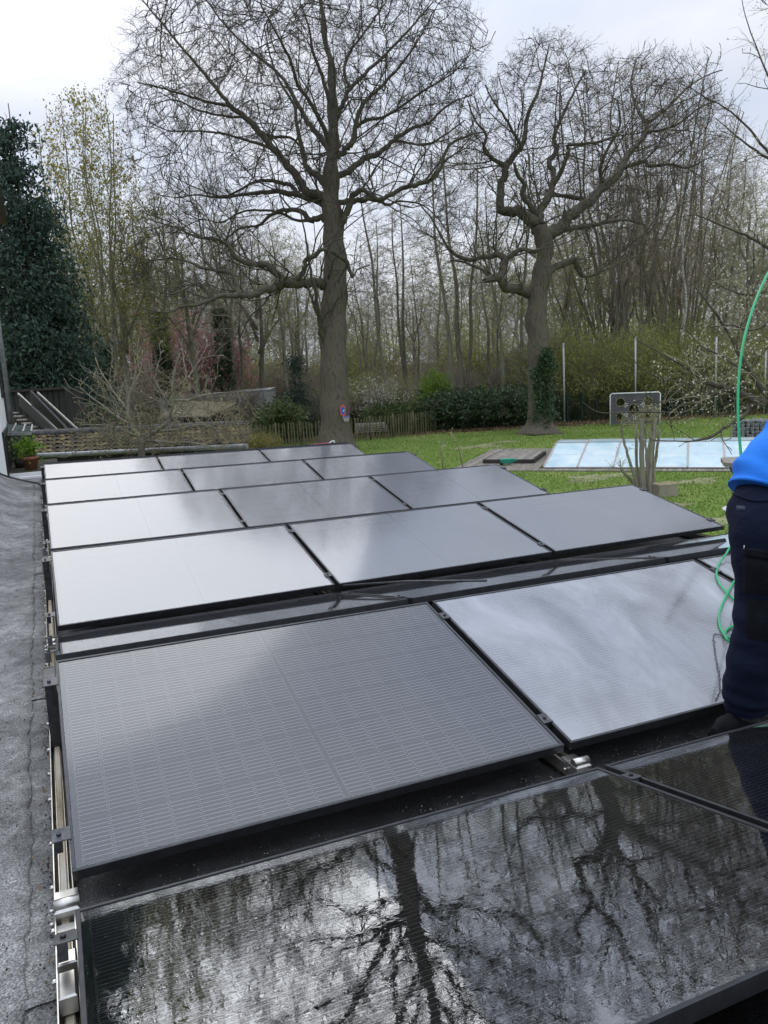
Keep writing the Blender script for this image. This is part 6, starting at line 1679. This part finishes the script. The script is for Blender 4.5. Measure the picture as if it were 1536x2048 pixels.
# trouser details laid onto the cloth where the sight line meets it
bpy.context.view_layer.update()
bv_t = BVHTree.FromPolygons([tuple(np.array(v.co) + wo) for v in tro.data.vertices], [tuple(p.vertices) for p in tro.data.polygons])
def cloth_patch(name, quad, mat, lift=.005, nx=14, ny=8, edge=True):
    q = np.array(quad, float); G = []
    for i in range(nx + 1):
        row = []
        for j in range(ny + 1):
            u, v = i / nx, j / ny; p = (q[0] * (1 - u) + q[1] * u) * (1 - v) + (q[3] * (1 - u) + q[2] * u) * v
            d = Vector(ray(p[0], p[1])).normalized(); h, nm, *_ = bv_t.ray_cast(CAMV, d)
            if h is None: return None
            lf = lift if 0 < i < nx and 0 < j < ny else -.002
            row.append(np.array(h - d * lf))
        G.append(row)
    return MB().quadgrid(np.array(G)).build(name, mat, person, wo)
cloth_patch('thigh_pocket', [(1486, 1112), (1548, 1120), (1556, 1195), (1484, 1190)], trouser_trim, .007)
cloth_patch('pocket_flap', [(1484, 1094), (1550, 1102), (1550, 1122), (1484, 1112)], trouser_trim, .011)
cloth_patch('label_patch', [(1472, 1010), (1492, 1012), (1491, 1022), (1471, 1020)], principled('dusty_navy', (.02, .028, .05), .8)[0], .006, 6, 4)
cloth_patch('knee_panel', [(1490, 1195), (1552, 1200), (1548, 1290), (1488, 1280)], trouser_trim, .004)
cloth_patch('zip', [(1487, 1090), (1490, 1090), (1489, 1100), (1486, 1100)], alu_bright, .013, 3, 3)
# seam of the back pocket as a raised fold
fold = []
for u in np.linspace(0, 1, 24):
    px, py = 1459 + u * 80, 984 + 18 * math.sin(u * 2.0) ; d = Vector(ray(px, py)).normalized(); h, *_ = bv_t.ray_cast(CAMV, d)
    if h: fold.append(np.array(h - d * .002))
if len(fold) > 3: MB().tube(fold, .0055, 6).build('pocket_fold', trouser_mat, person, wo)
# work shoes pointing along the valley
def shoe(x0, yc, nm):
    secs = [(-.005, .030, .012, .085), (.03, .040, .010, .125), (.08, .040, .008, .130), (.13, .042, .008, .095), (.19, .048, .008, .070), (.25, .047, .009, .055), (.29, .030, .014, .040)]
    G = []
    for x, w, z0, z1 in secs:
        zc, hz = (z0 + z1) / 2, (z1 - z0) / 2
        G.append([Q(x0 + x, yc + w * math.cos(t) * (1 if math.sin(t) < 0 else .85), zc + hz * math.sin(t) * (abs(math.sin(t)) ** .15 if t else 1)) for t in np.linspace(0, 2 * PI, 21)])
    m = MB().quadgrid(np.array(G)); m.add([G[0][i] for i in range(20)], [tuple(range(20))]); m.add([G[-1][i] for i in range(20)], [tuple(range(20))[::-1]])
    o = m.build(nm, shoe_mat, person, wo)
    so_ = []
    for h in (.003, .026): so_.append([Q(x0 + x, yc + s * (w + .004), h) for x, w, s in [(x, w, 1) for x, w, *_ in secs] + [(x, w, -1) for x, w, *_ in secs[::-1]]])
    k = 14; MB().add(so_[0] + so_[1], [tuple(range(k))[::-1], tuple(range(k, 2 * k))] + [(i, (i + 1) % k, (i + 1) % k + k, i + k) for i in range(k)]).build('sole', shoe_sole, o, np.zeros(3) + wo)
    st_ = MB()
    st_.bar(Q(x0 + .022, yc - .040, .078), Q(x0 + .052, yc - .044, .060), .004, .006).bar(Q(x0 + .052, yc - .044, .060), Q(x0 + .072, yc - .044, .066), .004, .006); st_.build('stripe', white_paint, o, wo)
shoe(2.315, -.088, 'shoe'); shoe(2.96, -.06, 'shoe')

# ------------------------------------------------------------------ hose and its modelled reflection
Pa, Pb, Pc = [R2W(module_corner('F', 0, u, x))[0] for u, x in ((False, L_), (False, 3 * L_), (True, L_))]
nF = np.cross(Pb - Pa, Pc - Pa); nF /= np.linalg.norm(nF)
def onB(px, py, lift=.008):
    d = ray(px, py); return CAM + d * (((Pa + nF * lift - CAM) @ nF) / (d @ nF))
ho_ = onB(1445, 1240); hose = thing('garden_hose', 'bright green hose hanging down beside the worker and looping over the panels', 'hose', ho_)
up_ = [atd(x, y, D) for x, y, D in ((1640, 470, 3.9), (1575, 505, 3.7), (1545, 533, 3.6), (1520, 580, 3.5), (1500, 635, 3.42), (1486, 690, 3.36), (1478, 750, 3.32), (1476, 820, 3.28), (1480, 890, 3.24), (1488, 950, 3.2), (1510, 1010, 3.2), (1515, 1060, 3.25))]
lw = [onB(1500, 1085, .06), onB(1478, 1090, .06), onB(1462, 1093, .05), onB(1452, 1108, .03), onB(1439, 1126), onB(1433, 1145), onB(1438, 1165), onB(1452, 1183), onB(1470, 1200), onB(1490, 1215), onB(1512, 1200), onB(1495, 1165), onB(1472, 1160, .012), onB(1457, 1182, .024), onB(1445, 1208), onB(1438, 1232), onB(1441, 1255), onB(1452, 1272), onB(1468, 1280), onB(1490, 1290), onB(1500, 1270), onB(1480, 1250), onB(1462, 1254), onB(1450, 1264), onB(1453, 1277, .022), onB(1466, 1288, .012), onB(1500, 1310)]
MB().tube(np.array(up_ + lw), .0058, 10, sub=8).build('tube', rubber_green, hose, ho_)
refl_pts = [onB(1500, 1262, .004), onB(1475, 1262, .004), onB(1462, 1281, .004), onB(1440, 1270, .004), onB(1429, 1268, .004), onB(1427, 1276, .004)]  # black strand modelled in place of the hose's reflection in the glass
rz = np.random.default_rng(4)
for i, (x, y) in enumerate(zip(np.interp(np.arange(34), [0, 8, 20, 28, 33], [1428, 1431, 1439, 1440, 1431]), np.linspace(1280, 1402, 34))): refl_pts.append(onB(x + (1.6 if i % 2 else -1.6) * rz.uniform(.3, 1.2), y, .004))
hose_refl = thing('cable', 'thin wiggly black strand standing in for the hose reflection on the pale rinsed panel', 'cable', refl_pts[0]); MB().tube(np.array(refl_pts), .0022, 6, sub=3).build('wire', black_plastic, hose_refl, refl_pts[0])
#@@END
